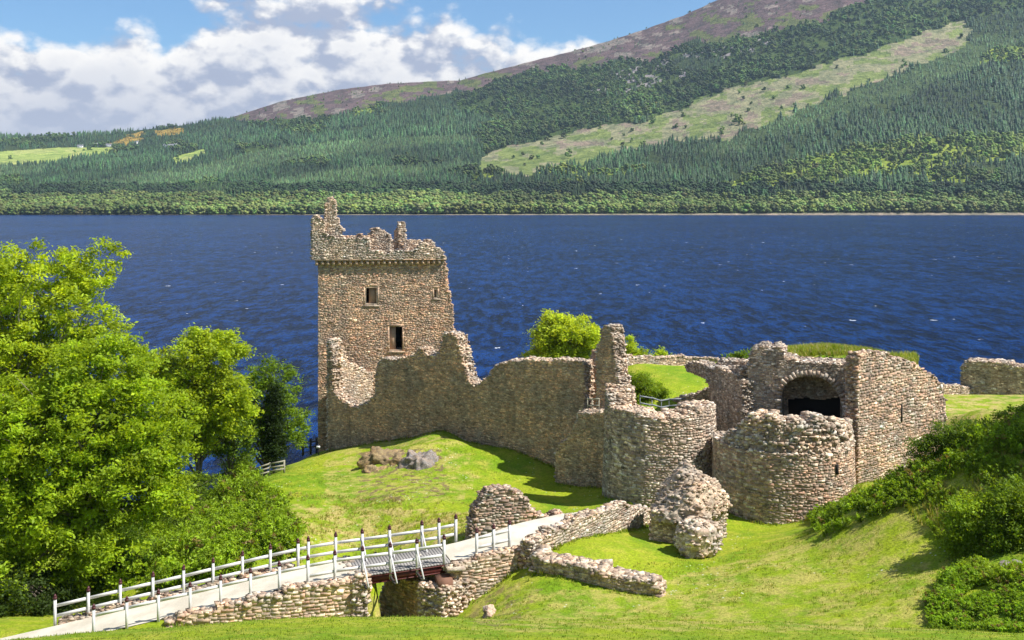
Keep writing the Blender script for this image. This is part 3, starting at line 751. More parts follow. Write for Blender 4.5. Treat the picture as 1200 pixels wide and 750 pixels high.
def ruin(mb, WL, t, shape, zlo, zhi, pal, seed=0, hr=(.08, .17), lr=(.12, .35), prot=(.002, .016), cs=0.24, back=True, ends=True, rub=1.0, rubsize=(.045, .115), mortar=MORTAR, rubpal=None, jit=0.012):
    """rubble masonry with a mortar core, courses of single stones on both faces and broken stones along every torn edge"""
    W, L = WL; ins, hol = shape; r = np.random.default_rng(seed + 100); rubpal = pal if rubpal is None else rubpal
    ns = max(1, int(round(L / cs))); nz = max(1, int(round((zhi - zlo) / cs))); ds = L / ns; dz = (zhi - zlo) / nz
    S, Z = np.meshgrid((np.arange(ns) + .5) * ds, zlo + (np.arange(nz) + .5) * dz)
    solid = ins(S, Z); hole = hol(S, Z) & solid; fill = solid & ~hole
    inset = 0.012
    def quadset(s0, z0, d0, s1, z1, d1, s2, z2, d2, s3, z3, d3, c):
        k = len(s0)
        if k == 0: return
        V = np.stack([W(s0, z0, d0), W(s1, z1, d1), W(s2, z2, d2), W(s3, z3, d3)], 1).reshape(-1, 3)
        mb.add(V, np.arange(k * 4).reshape(k, 4), (c * (1 + r.normal(0, .1, (k, 1)))).clip(.03, .6))
    iz, isx = np.where(fill); s0 = isx * ds; s1 = s0 + ds; z0 = zlo + iz * dz; z1 = z0 + dz
    quadset(s0, z0, inset, s1, z0, inset, s1, z1, inset, s0, z1, inset, mortar)
    quadset(s1, z0, t - inset, s0, z0, t - inset, s0, z1, t - inset, s1, z1, t - inset, mortar)
    pad = np.zeros((nz + 2, ns + 2), bool); pad[1:-1, 1:-1] = fill; padh = np.zeros_like(pad); padh[1:-1, 1:-1] = hole
    RP = []
    for (dy, dx) in ((1, 0), (-1, 0), (0, 1), (0, -1)):
        nb = pad[1 + dy:nz + 1 + dy, 1 + dx:ns + 1 + dx]; nh = padh[1 + dy:nz + 1 + dy, 1 + dx:ns + 1 + dx]
        e = fill & ~nb
        if dy == -1: e[0] = False
        if not ends:
            if dx == 1: e[:, -1] = False
            if dx == -1: e[:, 0] = False
        iz, isx = np.where(e); 
        if len(iz) == 0: continue
        a0 = isx * ds; a1 = a0 + ds; b0 = zlo + iz * dz; b1 = b0 + dz
        if dy == 1: quadset(a0, b1, inset, a1, b1, inset, a1, b1, t - inset, a0, b1, t - inset, mortar)
        if dy == -1: quadset(a0, b0, t - inset, a1, b0, t - inset, a1, b0, inset, a0, b0, inset, mortar)
        if dx == 1: quadset(a1, b0, inset, a1, b0, t - inset, a1, b1, t - inset, a1, b1, inset, mortar)
        if dx == -1: quadset(a0, b0, t - inset, a0, b0, inset, a0, b1, inset, a0, b1, t - inset, mortar)
        free = ~nh[iz, isx]
        if dy >= 0 and rub > 0:
            m = max(1, int(round(rub * t * cs / 0.03)))
            ii = np.repeat(np.where(free)[0], m); kk = len(ii)
            if kk:
                u = r.uniform(0, 1, kk); dd = r.uniform(0.02, max(.05, t - .02), kk)
                if dy == 1: RP.append(W(a0[ii] + u * ds, b1[ii] + r.uniform(-.06, .07, kk), dd))
                else: RP.append(W((a1 if dx == 1 else a0)[ii] + r.uniform(-.05, .09, kk) * dx, b0[ii] + u * dz, dd))
    if RP:
        P = np.concatenate(RP); put_rubble(mb, P, r.uniform(*rubsize, len(P)), pick(rubpal, len(P), r), r)
    # courses
    def course(d, sgn):
        cs_, cz_, hw_, hh_ = [], [], [], []
        z = zlo
        while z < zhi:
            h = r.uniform(*hr); s = -r.uniform(0, lr[1])
            while s < L:
                l = r.uniform(*lr) * (0.7 + 0.3 * h / hr[1]) * (1.5 if r.uniform() < .12 else 1.0)
                if False: l *= .5
                cs_.append(min(max(s + l / 2, 0.02), L - 0.02)); cz_.append(z + h / 2); hw_.append(l / 2); hh_.append(h / 2); s += l
            z += h
        s = np.array(cs_); z = np.array(cz_); hw = np.array(hw_); hh = np.array(hh_)
        z = z + 0.20 * fbm(s * .33, z * .3, 3, seed + 5) + r.normal(0, .028, len(s)); hh = hh * r.uniform(.65, 1.25, len(s)); big = r.uniform(0, 1, len(s)) < .07; hw = hw * np.where(big, 1.45, 1); hh = hh * np.where(big, 1.5, 1)
        k = ins(s, z) & ins(s, z - hh * .8)
        for a in (-.9, .9):
            for b in (-.8, .8): k &= ~hol(np.clip(s + a * hw, 0, L), z + b * hh)
        hw = np.minimum(hw, np.minimum(s, L - s) + 0.05)
        s, z, hw, hh = s[k], z[k], hw[k], hh[k]
        if len(s) == 0: return
        P = W(s, z, d); e = 0.02
        R = W(s + e, z, d) - W(s - e, z, d); R /= np.linalg.norm(R, axis=1, keepdims=True)
        U = W(s, z + e, d) - W(s, z - e, d); U /= np.linalg.norm(U, axis=1, keepdims=True)
        O = np.cross(R, U)
        if sgn < 0: R = -R; O = -O
        rot = r.normal(0, .09, len(s))[:, None]; R2 = R * np.cos(rot) + U * np.sin(rot); U2 = U * np.cos(rot) - R * np.sin(rot)
        put_stones(mb, P, R2, U2, O, hw - .004, hh - .003, 0.10, r.uniform(*prot, len(s)), pick(pal, len(s), r), r, jit)
    course(0.0, 1)
    if back: course(t, -1)

def dressed(mb, W, s0, s1, z0, z1, d, prot=0.04, col=(.44,.31,.22)):
    P = W(np.array([(s0 + s1) / 2]), np.array([(z0 + z1) / 2]), d); 
    R = W(np.array([s1]), np.array([z0]), d) - W(np.array([s0]), np.array([z0]), d); R /= np.linalg.norm(R); U = np.array([[0, 0, 1.0]]); O = np.cross(R, U)
    put_stones(mb, P, R, U, O, np.array([abs(s1 - s0) / 2]), np.array([(z1 - z0) / 2]), 0.35, np.array([prot]), np.array([col]), rng, 0.006, 0.93)
def px_to_wall(W, L, px, py):
    """distance along a straight wall and height of a photo pixel on its face"""
    s = np.linspace(-2, L + 2, 1500); p = W(s, 0.0 * s, 0.0); q = 600 + p[:, 0] / p[:, 1] * F
    i = np.abs(q - px).argmin(); return s[i], H - (py - YH) * p[i, 1] / F
def wallpart(name, parent, A, B, t, poly, pal, mat=None, holes=(), zlo=4.0, seed=1, rag=1.3, label=None, **kw):
    WL = straight(A, B); ys = [p[1] for p in poly]
    zhi = max(H - (min(ys) - YH) * Y / F for Y in (A[1], B[1])) + .4
    mb = MB(); ruin(mb, WL, t, shape_px(WL[0], poly, holes, rag, seed), zlo, zhi, pal, seed=seed, **kw)
    org = parent.location if parent is not None else (A[0], A[1], zlo)
    o = mb.build(name, mat or M_STONE, parent, org)
    if label: o['label'] = label
    return o, WL

# ---- the square tower
TA = atx(373, 100.0); ang = math.radians(9)
TU = np.array([math.cos(ang), math.sin(ang)]); TV = np.array([-math.sin(ang), math.cos(ang)]); TO = np.array(TA)
def T(a, b): return tuple(TO + TU * a + TV * b)
tower = empty('tower_house', (*T(6, 5.5), 6.0), 'tall square roofless stone tower with broken battlements and a torn right edge above the water', 'castle tower')
bpy.context.view_layer.update()
TH = [[(428,336),(442,336),(442,357),(428,357)], [(456.5,383),(471,383),(471,411),(456.5,411)], [(508.6,338),(512.6,338),(512.6,349.5),(508.6,349.5)]]
front_poly = [(373,640),(373,300),(519,300),(522,318),(521,326),(525,338),(528,352),(530.5,366),(530,380),(534,396),(540,420),(548,445),(556,640)]
front, TWL = wallpart('wall', tower, T(0, 0), T(14, 0), 2.0, front_poly, PAL_TOWER, holes=TH, zlo=5.0, seed=11, rag=1.6, ends=False, lr=(.12, .38), hr=(.07, .17), prot=(.001, .014))
TW, TL = TWL
def simple_wall(name, parent, A, B, t, top, pal, zlo, zhi, seed, mat=None, **kw):
    WL = straight(A, B); mb = MB(); ruin(mb, WL, t, shape_top(top, .25, seed), zlo, zhi, pal, seed=seed, **kw)
    return mb.build(name, mat or M_STONE, parent, parent.location if parent is not None else (A[0], A[1], zlo))
simple_wall('wall', tower, T(0.02, 11.5), T(0.02, 0.15), 1.8, lambda s: 24.2 + 0 * s, PAL_TOWER, 4.0, 24.6, 12, ends=False)
simple_wall('wall', tower, T(11.9, 11.5), T(0.15, 11.5), 1.8, lambda s: 24.2 + 0 * s, PAL_TOWER, 4.0, 24.6, 13, ends=False)
simple_wall('wall', tower, T(11.9, 0.4), T(11.9, 11.3), 1.6, lambda s: np.interp(s, [0, 1, 3, 6, 9, 11], [23.2, 21.5, 19.5, 19, 22.5, 24.2]), PAL_TOWER, 4.0, 24.6, 14)
mb = MB(); c = np.array(T(5.8, 5.7)); box(mb, (c[0], c[1], 23.2), (5.2, 4.4, .18), (.2, .17, .13), frame_z(*TU)); mb.build('light_stop_slab', M_STONE, tower, tower.location)  # slab added to keep the inside of the tower dark
# the parapet: a broken course of wall carried on corbels
para_poly = [(366,304),(366,256),(370,254),(376,256),(378.5,262),(379,273),(384,277),(395,279),(402,279),(431,280),(432,293),(440,295),(455,297),(463,294),(486,295),(491,291),(494,285),(500,285),(503,290),(512,290),(516,295),(520,301),(520,304)]
pa = T(-0.5, -0.36); pb = T(12.3, -0.36)
WLp = straight(pa, pb); mb = MB(); ruin(mb, WLp, 0.75, shape_px(WLp[0], para_poly, (), 1.0, 21), 24.05, 29.0, PAL_GREY, seed=21, rub=1.6); mb.build('parapet', M_RUBBLE, tower, tower.location)
mb = MB(); WLs = straight(T(-0.36, 11.5), T(-0.36, 0.3)); ruin(mb, WLs, 0.7, shape_top(lambda s: np.interp(s, [0, 8, 11.2], [25.0, 25.4, 26.6]), .2, 22), 24.05, 27.5, PAL_GREY, seed=22); mb.build('parapet', M_RUBBLE, tower, tower.location)
mb = MB(); WLs = straight(T(11.5, 11.6), T(0.3, 11.6)); ruin(mb, WLs, 0.7, shape_top(lambda s: 25.2 + 0 * s, .3, 23), 24.05, 27.5, PAL_GREY, seed=23); mb.build('parapet', M_RUBBLE, tower, tower.location)
mb = MB(); dressed(mb, TW, -0.3, 11.7, 23.93, 24.06, -0.1, 0.26, (.40,.29,.21)); mb.build('string_course', M_STONE, tower, tower.location)
for k in range(23):
    s = -0.15 + k * 0.51
    mb = MB()
    p = TW(np.array([s]), np.array([23.72]), -0.13)[0]
    box(mb, p, (.12, .17, .19), (.38, .28, .2), frame_z(*TU), .015); mb.build('corbel', M_STONE, tower, tower.location)
# pinnacles and inner walls of the cap house, all at their own depths behind the parapet
def depth_part(name, a_px, b_px, dpt, poly, t, pal, seed, skew=0.0, mat=None, label=None, **kw):
    def on(px, dd):
        s = np.linspace(-4, 16, 3000); q = TO[None] + TU[None] * s[:, None] + TV[None] * dd; i = np.abs(600 + q[:, 0] / q[:, 1] * F - px).argmin(); return tuple(q[i])
    return wallpart(name, tower, on(a_px, dpt), on(b_px, dpt + skew), t, poly, pal, mat, zlo=23.3, seed=seed, rag=.9, label=label, **kw)
depth_part('pinnacle', 379, 402, 0.5, [(380,320),(380,272),(381,258),(382,247),(383,240),(386,236),(387,231.5),(390,231),(392,236),(392,246),(394,256),(395,263),(398,267),(404,270),(404,271.5),(399,272),(401,277),(402,320)], 1.2, PAL_PALE, 31, mat=M_RUBBLE, rub=1.6, label='tall tapering stump of masonry at the left corner')
depth_part('cap_house_wall', 400, 432, 5.0, [(400,320),(400,276.5),(432,276.5),(432,320)], 0.8, PAL_TOWER, 32)
depth_part('cap_house_wall', 430, 457, 7.0, [(430,320),(430,276),(435,274),(437,268),(443,267),(448,271),(455,274),(457,277),(457,320)], 0.8, PAL_PALE, 33, label='pale grey inner wall with a rough top')
depth_part('pinnacle', 461.5, 467, 4.6, [(461,320),(461.5,271),(466,269),(467.5,320)], .5, PAL_DARK, 34, -1.6, rub=.6)
depth_part('pinnacle', 465, 477.5, 3.0, [(466,320),(466.5,266),(469,263),(471,260),(475,260),(475.5,275),(476,320)], .9, PAL_GREY, 35, 0.1, rub=1.0)
mb = MB(); b0 = np.array(at(391, 233, 101.0)); tube(mb, [b0, b0 + (0, 0, .9)], .022, (.3, .3, .3), 5); mb.build('lightning_rod', M_METAL, tower, tower.location)
# window dressings
def tower_window(px0, px1, py0, py1, dark0, dark1, sill=True):
    s0, z1 = px_to_wall(TW, TL, px0, py0); s1, z0 = px_to_wall(TW, TL, px1, py1); d0, _ = px_to_wall(TW, TL, dark0, py0); d1, _ = px_to_wall(TW, TL, dark1, py0)
    mb = MB()
    for (a, b) in ((s0, d0), (d1, s1)):
        if b - a < .05: continue
        p = TW(np.array([(a + b) / 2]), np.array([(z0 + z1) / 2]), 0.62)[0]; box(mb, p, ((b - a) / 2, .30, (z1 - z0) / 2 + .1), (.27, .175, .115), frame_z(*TU))
    w = mb.build('window', M_BROWN, tower, tower.location)
    mb = MB(); dressed(mb, TW, s0 - .14, s0, z0, z1, 0.03); dressed(mb, TW, s1, s1 + .14, z0, z1, 0.03); dressed(mb, TW, s0 - .2, s1 + .2, z1, z1 + .22, 0.03)
    f = mb.build('frame', M_STONE, w, tower.location); f.location = (0, 0, 0)
    mb = MB(); dressed(mb, TW, s0 - .2, s1 + .2, z0 - .16, z0, 0.03, .10, (.36,.29,.22)); f = mb.build('sill', M_STONE, w, tower.location); f.location = (0, 0, 0)
    mb = MB(); p = TW(np.array([(s0 + s1) / 2]), np.array([(z0 + z1) / 2]), 1.9)[0]; box(mb, p, ((s1 - s0) / 2 + .6, .03, (z1 - z0) / 2 + .5), (.01,) * 3, frame_z(*TU)); f = mb.build('recess_shade', M_DARK, w, tower.location); f.location = (0, 0, 0)  # last panel paints the shade deep in the window near-black
tower_window(427.6, 442.4, 335.6, 357.4, 428, 432.6)
tower_window(456.0, 471.4, 382.6, 411.4, 464, 471)
tower_window(508.4, 512.8, 337.8, 349.8, 509.6, 512.8)

# ---- the curtain wall and what stands against it
cA, cB = atx(385, 97), atx(684, 82)
curtain = empty('curtain_wall', (*cA, 6.0), 'long shaded curtain wall with a deep notch running from the tower to the gatehouse', 'castle wall')
bpy.context.view_layer.update()
wallpart('wall', curtain, cA, cB, 1.35, [(384,640),(384,406),(388,406),(389,455),(396,466),(415,479),(432,473),(440,463),(441,431),(447,421),(470,420),(485,418),(488,413),(493,409),(497,412),(500,418),(511,418),(517,405),(519,394),(524,390),(530,391),(535,398),(539,412),(543,430),(546,442),(552,449),(558,452),(566,446),(574,440),(577,432),(586,427),(600,424),(640,423),(660,421.5),(681,423),(684,428),(684,640)], PAL_DARK, M_STONE_DARK, zlo=5.0, seed=41, hr=(.08,.16), lr=(.13,.36), rubpal=PAL_PALE, rub=1.4, prot=(.003,.025), mortar=np.array([.44,.34,.25]))
wallpart('return_wall', curtain, atx(388.5, 97.4), atx(436, 100.6), 0.6, [(384,560),(385,404),(391,399),(397,397.5),(401,403),(403,414),(408,424),(420,431),(428,435),(436,437),(438,560)], PAL_PALE, M_RUBBLE, zlo=5.0, seed=42, rub=1.8, label='ragged sunlit return wall seen through the gap')
wallpart('recess_wall', curtain, atx(681, 86.2), atx(708, 84.2), 1.0, [(680,620),(681,428),(690,429),(693,424),(694,411),(700,409),(702,423),(708,423),(709,620)], PAL_DARK, M_STONE_DARK, zlo=6.0, seed=43)
wallpart('pillar', curtain, atx(699, 81.3), atx(730, 79.4), 1.3, [(699,620),(699,405),(704.5,401),(705.5,388),(707,385),(711,383.5),(716,385),(718,400),(719.5,420),(722,440),(725,460),(728,475),(731,620)], PAL_DARK, M_STONE_DARK, zlo=7.0, seed=44, rubpal=PAL_PALE, rub=1.6, label='slender broken pillar of wall with a sunlit torn edge')
wallpart('buttress', curtain, atx(651, 80.6), atx(713, 77.2), 2.0, [(650,640),(651,530),(655,524),(664,514),(670,504),(677,490),(679,485),(706,484),(713,480),(714,640)], PAL_DARK, M_STONE_DARK, zlo=6.0, seed=45, rubpal=PAL_GREY, label='low stepped buttress with a sloping rubble top')

# ---- gatehouse: two round towers, passage wall, vaulted chamber, flank block
gate = empty('gatehouse', (15.0, 72.0, 9.0), 'ruined stone gatehouse with two round tower stumps and a vault under a grassy roof', 'gatehouse')
bpy.context.view_layer.update()
def drum(name, cx, cy, R, a0, a1, t, top, zlo, zhi, pal, seed, batter=.03, mat=None, rag=.2, label=None, **kw):
    WL = round_(cx, cy, R, a0, a1, batter); mb = MB(); ruin(mb, WL, t, shape_top(top, rag, seed), zlo, zhi, pal, seed=seed, **kw)
    o = mb.build(name, mat or M_STONE, gate, gate.location)
    if label: o['label'] = label
    return o
def by_angle(R, a0, pts):
    a, z = zip(*pts); return lambda s: np.interp(a0 + np.degrees(np.asarray(s) / R), a, z)
drum('round_tower', 10.15, 75.0, 3.78, 165, 400, 1.9, by_angle(3.78, 165, [(165,16.8),(185,16.3),(205,15.5),(240,15.4),(270,15.3),(300,15.55),(320,15.9),(345,15.6),(400,15.5)]), 7.5, 18.0, PAL_GREY, 51, mat=M_RUBBLE, rub=2.0, hr=(.09,.20), lr=(.14,.38), prot=(.01,.05), rubpal=PAL_PALE, label='left round tower stump, even courses')
mb = MB(); k = 40; a = np.linspace(0, 2 * np.pi, k, endpoint=False); ring = np.stack([10.15 + 2.2 * np.cos(a), 75 + 2.2 * np.sin(a), 0 * a + 14.6], 1); mb.add(np.vstack([ring, [[10.15, 75, 14.7]]]), np.stack([np.arange(k), (np.arange(k) + 1) % k, np.full(k, k)], 1), (.25,.21,.16))
put_rubble(mb, np.stack([10.15 + rng.normal(0, 1.0, 160), 75 + rng.normal(0, 1.0, 160), np.full(160, 14.72)], 1), rng.uniform(.1, .22, 160), pick(PAL_PALE, 160, rng), rng); mb.build('rubble_fill', M_RUBBLE, gate, gate.location)
RC = (17.5, 70.6)
drum('round_tower', *RC, 4.42, 150, 410, 1.4, lambda s: 14.25 + 0 * s, 8.5, 14.7, PAL_PINK, 52, rag=.10, hr=(.08,.20), lr=(.13,.42), rub=1.6, rubpal=PAL_GREY, label='right round tower base with pale lichened stones')
drum('tower_core', *RC, 4.26, 186, 358, 1.5, by_angle(4.26, 186, [(186,14.5),(198,14.6),(206,15.0),(216,15.5),(226,16.1),(240,16.45),(255,16.2),(270,16.05),(290,16.15),(305,16.0),(320,15.8),(335,15.4),(358,15.0)]), 13.8, 17.2, PAL_PALE, 53, rag=.4, mat=M_RUBBLE, hr=(.13,.26), lr=(.16,.40), prot=(.0,.20), jit=.07, rub=2.0, rubsize=(.06,.15), batter=.10, cs=.26, label='rough rubble core standing back above the dressed base')
mb = MB(); ring = np.stack([RC[0] + 2.4 * np.cos(a), RC[1] + 2.4 * np.sin(a), 0 * a + 14.9], 1); mb.add(np.vstack([ring, [[*RC, 15.0]]]), np.stack([np.arange(k), (np.arange(k) + 1) % k, np.full(k, k)], 1), (.22,.18,.14)); mb.build('rubble_fill', M_RUBBLE, gate, gate.location)
mb = MB(); aa = math.radians(-58); n_ = np.array([math.cos(aa), math.sin(aa)])
box(mb, (RC[0] + 4.46 * n_[0], RC[1] + 4.46 * n_[1], 13.2), (.07, .10, .30), (.01,)*3, frame_z(-n_[1], n_[0])); mb.build('arrow_slit_shade', M_DARK, gate, gate.location)  # near-black box paints the shade inside the slit
wallpart('passage_wall', gate, atx(804, 87), atx(869, 76.6), 1.3, [(804,427),(812,425),(830,430),(845,433),(860,440),(868,446),(874,455),(874,640),(837,640),(835,480),(833,462),(829,449),(822,441),(813,436),(804,436)], PAL_GREY, M_STONE, zlo=8.0, seed=54, rub=1.8, label='shaded passage wall with the spring of a fallen arch')
wallpart('passage_wall', gate, atx(789, 87.5), atx(840, 85.5), 0.8, [(788,540),(789,470),(800,466),(815,462),(836,454),(842,540)], PAL_PALE, M_RUBBLE, zlo=10.0, seed=55)
arch = [(916,540),(916,460),(919,452),(925,446),(934,442),(946,440),(958,441),(968,445),(977,453),(984,464),(988,478),(988,540)]
arch_cut = [(952 + (x - 952) * 1.04, y - 2.2) for x, y in arch]
VA, VB = atx(866, 77.0), atx(1010, 74.5)
wallpart('vaulted_chamber', gate, VA, VB, 2.6, [(866,640),(868,470),(870,455),(874,444),(880,424),(882,411),(890,408),(904,409),(915,409),(917,421),(940,424),(1004,427),(1012,427),(1012,640)], PAL_GREY, M_STONE, holes=[arch_cut], zlo=9.0, seed=56, rub=1.4, cs=.2)
VW, VL = straight(VA, VB)
mb = MB()                                                  # barrel vault lining, back wall, and doorway shade painted as a black slab
pts = [px_to_wall(VW, VL, *p) for p in arch]; pts = dense(np.array(pts), .25)[0]
V0 = VW(pts[:, 0], pts[:, 1], 0.15); V1 = VW(pts[:, 0], pts[:, 1], 2.5); m_ = len(pts)
mb.add(np.vstack([V0, V1]), np.stack([np.arange(m_ - 1), np.arange(1, m_), np.arange(1, m_) + m_, np.arange(m_ - 1) + m_], 1), (.27,.24,.20)); mb.build('vault', M_STONE, gate, gate.location)
mb = MB(); ctr = np.array(px_to_wall(VW, VL, 952, 470)); ra = np.random.default_rng(3)
for i_ in range(len(pts) - 1):                             # rough voussoirs round the mouth of the vault
    m0 = (pts[i_] + pts[i_ + 1]) / 2; tn = pts[i_ + 1] - pts[i_]
    if np.linalg.norm(tn) < .05 or m0[1] < ctr[1] - 1.2: continue
    tn = tn / np.linalg.norm(tn); P_ = VW(np.array([m0[0]]), np.array([m0[1]]), 0.25)[0]
    ux = VW(np.array([1.]), np.array([0.]), 0.)[0] - VW(np.array([0.]), np.array([0.]), 0.)[0]; ux /= np.linalg.norm(ux); oz = np.cross(ux, [0, 0, 1.]); tv = ux * tn[0] + np.array([0, 0, tn[1]]); rv = np.cross(oz, tv)
    if np.dot(rv, ux * (m0[0] - ctr[0]) + np.array([0, 0, m0[1] - ctr[1]])) < 0: rv = -rv
    hl = ra.uniform(.16, .27); box(mb, P_ + rv * (hl - .03) + oz * ra.uniform(0, .07), (.115, .30, hl), pick(PAL_GREY, 1, ra)[0], np.array([tv, oz, rv]), .02)
mb.build('arch_ring', M_STONE, gate, gate.location)
sB0, _ = px_to_wall(VW, VL, 905, 480); sB1, _ = px_to_wall(VW, VL, 1000, 480)
A2 = VW(np.array([sB0]), np.array([0.]), 2.45)[0]; B2 = VW(np.array([sB1]), np.array([0.]), 2.45)[0]
wallpart('vault_back', gate, A2, B2, .5, [(895,560),(895,435),(1010,435),(1010,560)], PAL_GREY, M_STONE, holes=[[(923,560),(923,468),(945,466),(960,469),(985,465),(985,560)]], zlo=10., seed=57, rub=0, cs=.09)
mb = MB(); p = VW(np.array([(sB0 + sB1) / 2]), np.array([14.3]), 3.4)[0]; box(mb, p, ((sB1 - sB0) / 2, .3, 3.2), (.01,)*3, frame_z(VB[0] - VA[0], VB[1] - VA[1])); mb.build('doorway_shade_slab', M_DARK, gate, gate.location)  # near-black slab painting the unlit space behind the doorway
# flank block
KA, KB = atx(1006, 70.2), atx(1108, 76.6)
slit = [(1055.2,474),(1057.6,474),(1057.6,495),(1055.2,495)]; niche = [(1023,431),(1034,429),(1035,457),(1026,459),(1023,452)]
fb, KWL = wallpart('flank_block', gate, KA, KB, 0.95, [(1005,640),(1005,424),(1008,416),(1018,414),(1028,416),(1041,415),(1045,420),(1058,422),(1066,425),(1075,430),(1080,432),(1086,438),(1097,443),(1100,450),(1105,457),(1105,464),(1109,472),(1108,500),(1106,640)], PAL_PINK, M_STONE, zlo=8.0, seed=58, rub=1.6, hr=(.08,.22), lr=(.13,.46))
mb = MB(); p = px_to_wall(*KWL, 1056.4, 484); q = KWL[0](np.array([p[0]]), np.array([p[1]]), 0.0)[0]; box(mb, q, (.065, .05, .60), (.01,)*3, frame_z(KB[0]-KA[0], KB[1]-KA[1])); mb.build('arrow_slit_shade', M_DARK, gate, gate.location)  # slit shade painted as a near-black box on the wall face
wallpart('flank_block', gate, atx(993, 77), atx(1008.5, 72.6), 1.2, [(989,640),(990,432),(997,429),(1000,421),(1007,416),(1012,416),(1012,640)], PAL_GREY, M_STONE, zlo=8.0, seed=59, rub=1.6)
kd = np.array([KB[0] - KA[0], KB[1] - KA[1]]); kd /= np.linalg.norm(kd); kn = np.array([-kd[1], kd[0]])
simple_wall('flank_block', gate, (KB[0] - .1, KB[1] + .1), tuple(np.array(KB) + kn * 8), 1.6, lambda s: np.interp(s, [0, 3, 8], [15.5, 15.0, 16.0]), PAL_PINK, 8.0, 17.0, 60)
simple_wall('rear_wall', gate, tuple(np.array(KB) + kn * 8 - kd * .2), (16.0, 84.5), 1.2, lambda s: 17.2 + 0 * s, PAL_GREY, 8.0, 17.8, 61)
simple_wall('rear_wall', gate, (16.0, 84.6), (VA[0] + .1, VA[1] + .2), 1.2, lambda s: np.interp(s, [0, 6, 10], [16.4, 17.6, 17.8]), PAL_GREY, 8.0, 18.4, 62)

def low_wall(name, pts, top, t, pal, seed, label, cat='wall', mat=None, group=None, zlo=None, **kw):
    WL = along(pts); zs = np.asarray(top, float); S = np.linspace(0, WL[1], len(zs)); zl = zlo if zlo is not None else float(zs.min()) - 2.2
    mb = MB(); ruin(mb, WL, t, shape_top(lambda s: np.interp(s, S, zs), .16, seed), zl, float(zs.max()) + .4, pal, seed=seed, **kw)
    p = WL[0](np.array([WL[1] / 2]), np.array([zl]), t / 2)[0]
    return tag(mb.build(name, mat or M_STONE, None, tuple(p)), label, cat, group)
def gpts(lst, n=14):
    P = np.array([at(*p) for p in lst]); P = dense(P, np.linalg.norm(np.diff(P[:, :2], axis=0), axis=1).sum() / n)[0]; return P

# low walls around the path and lawns
w = gpts([(624,655,55.2),(652,640,57.0),(700,622,60.6),(745,614,64.3),(771,611,67.0)])
low_wall('low_wall', w, np.array([at(px, py, Y)[2] for px, py, Y in [(622,634,55.2),(637,627,56),(652,619,57),(676,611,58.8),(700,605,60.6),(745,599,64.3),(771,597,67)]]) - .12, 0.7, PAL_GREY, 71, 'low rubble wall beside the path up to the gatehouse', rub=2.0, rubpal=PAL_PALE, mat=M_RUBBLE)
w = gpts([(626,664,54.4),(690,677,53.0),(735,687,52.1),(772,692,51.7)])
low_wall('low_wall', w, [at(630,655,54.2)[2], at(660,661,53.5)[2], at(690,667,52.8)[2], at(720,675,52.2)[2], at(745,680,51.7)[2], at(764,685,51.4)[2], at(770,690,51.4)[2]], 1.15, PAL_BLOCK, 72, 'broad tumbled stone footing ending on the grass slope', rub=2.2, rubsize=(.06,.16), rubpal=PAL_PALE, mat=M_STONE)
stub = empty('wall_stub', (*atx(600, 63.6), 9.0), 'lone trapezoid remnant of wall standing beside the path and bridge', 'wall')
bpy.context.view_layer.update()
wallpart('wall', stub, atx(553, 63), atx(668, 64.6), 1.0, [(553,670),(555,616),(558,602),(563,590),(568,584),(572,577.5),(586,575.5),(605,575),(610,579),(618,592),(627,605),(640,608),(656,605),(664,607),(668,614),(668,670)], PAL_PINK, M_STONE, zlo=7.0, seed=73, rub=1.8, hr=(.11,.2), lr=(.18,.42))
w = gpts([(732,425,103),(770,424,105),(810,425,107),(850,432,106),(905,434,101)])
low_wall('parapet_wall', w, w[[0, 4, 8, 12], 2] + .45, 0.7, PAL_PALE, 74, 'low crumbling parapet behind the inner grass mound', rub=2.0, mat=M_RUBBLE)
wallpart('end_wall', None, atx(1128, 97), atx(1225, 94), 2.0, [(1128,500),(1129,428),(1134,425),(1150,424.5),(1165,426),(1180,426.5),(1195,430),(1225,430),(1225,500)], PAL_GREY, M_STONE, zlo=8.0, seed=75, rub=1.6)
tag(bpy.data.objects['end_wall'], 'squat isolated wall at the far right edge of the lawn by the water', 'wall')
wallpart('edge_wall', None, atx(1106, 95), atx(1150, 97), .7, [(1106,500),(1106,453),(1125,453),(1140,456),(1150,460),(1150,500)], PAL_PALE, M_RUBBLE, zlo=8.0, seed=76, rub=1.4)
tag(bpy.data.objects['edge_wall'], 'thin line of pale kerb stones along the lawn edge above the water', 'wall')

# bridge abutments: retaining walls below the path
def edge(px0, px1, off, Pn=PN):
    q = 600 + Pn[:, 0] / Pn[:, 1] * F; k = (q > px0) & (q < px1); P = Pn[k].copy(); P[:, :2] -= PNRM[k] * off; return P
ab = empty('stone_abutment', (*edge(300, 432, .3)[0][:2], 9.0), 'tapering stone retaining wall carrying the ramp to the left end of the bridge', 'retaining wall')
bpy.context.view_layer.update()
def ret_wall(parent, P, t, extra, seed, pal, name='wall', **kw):
    WL = along(P); S = np.linspace(0, WL[1], len(P)); mb = MB()
    ruin(mb, WL, t, shape_top(lambda s: np.interp(s, S, P[:, 2]) + extra, .05, seed), 7.0, float(P[:, 2].max()) + .4, pal, seed=seed, **kw); return mb.build(name, M_RUBBLE, parent, parent.location)
ret_wall(ab, edge(196, 433, .62), .60, .04, 81, PAL_RAMP, hr=(.10,.22), lr=(.2,.55), rub=.9, rubsize=(.06,.14))
Pe = edge(196, 433, .62); e0 = Pe[-1][:2]; e1 = e0 + PNRM[60] * 3.7
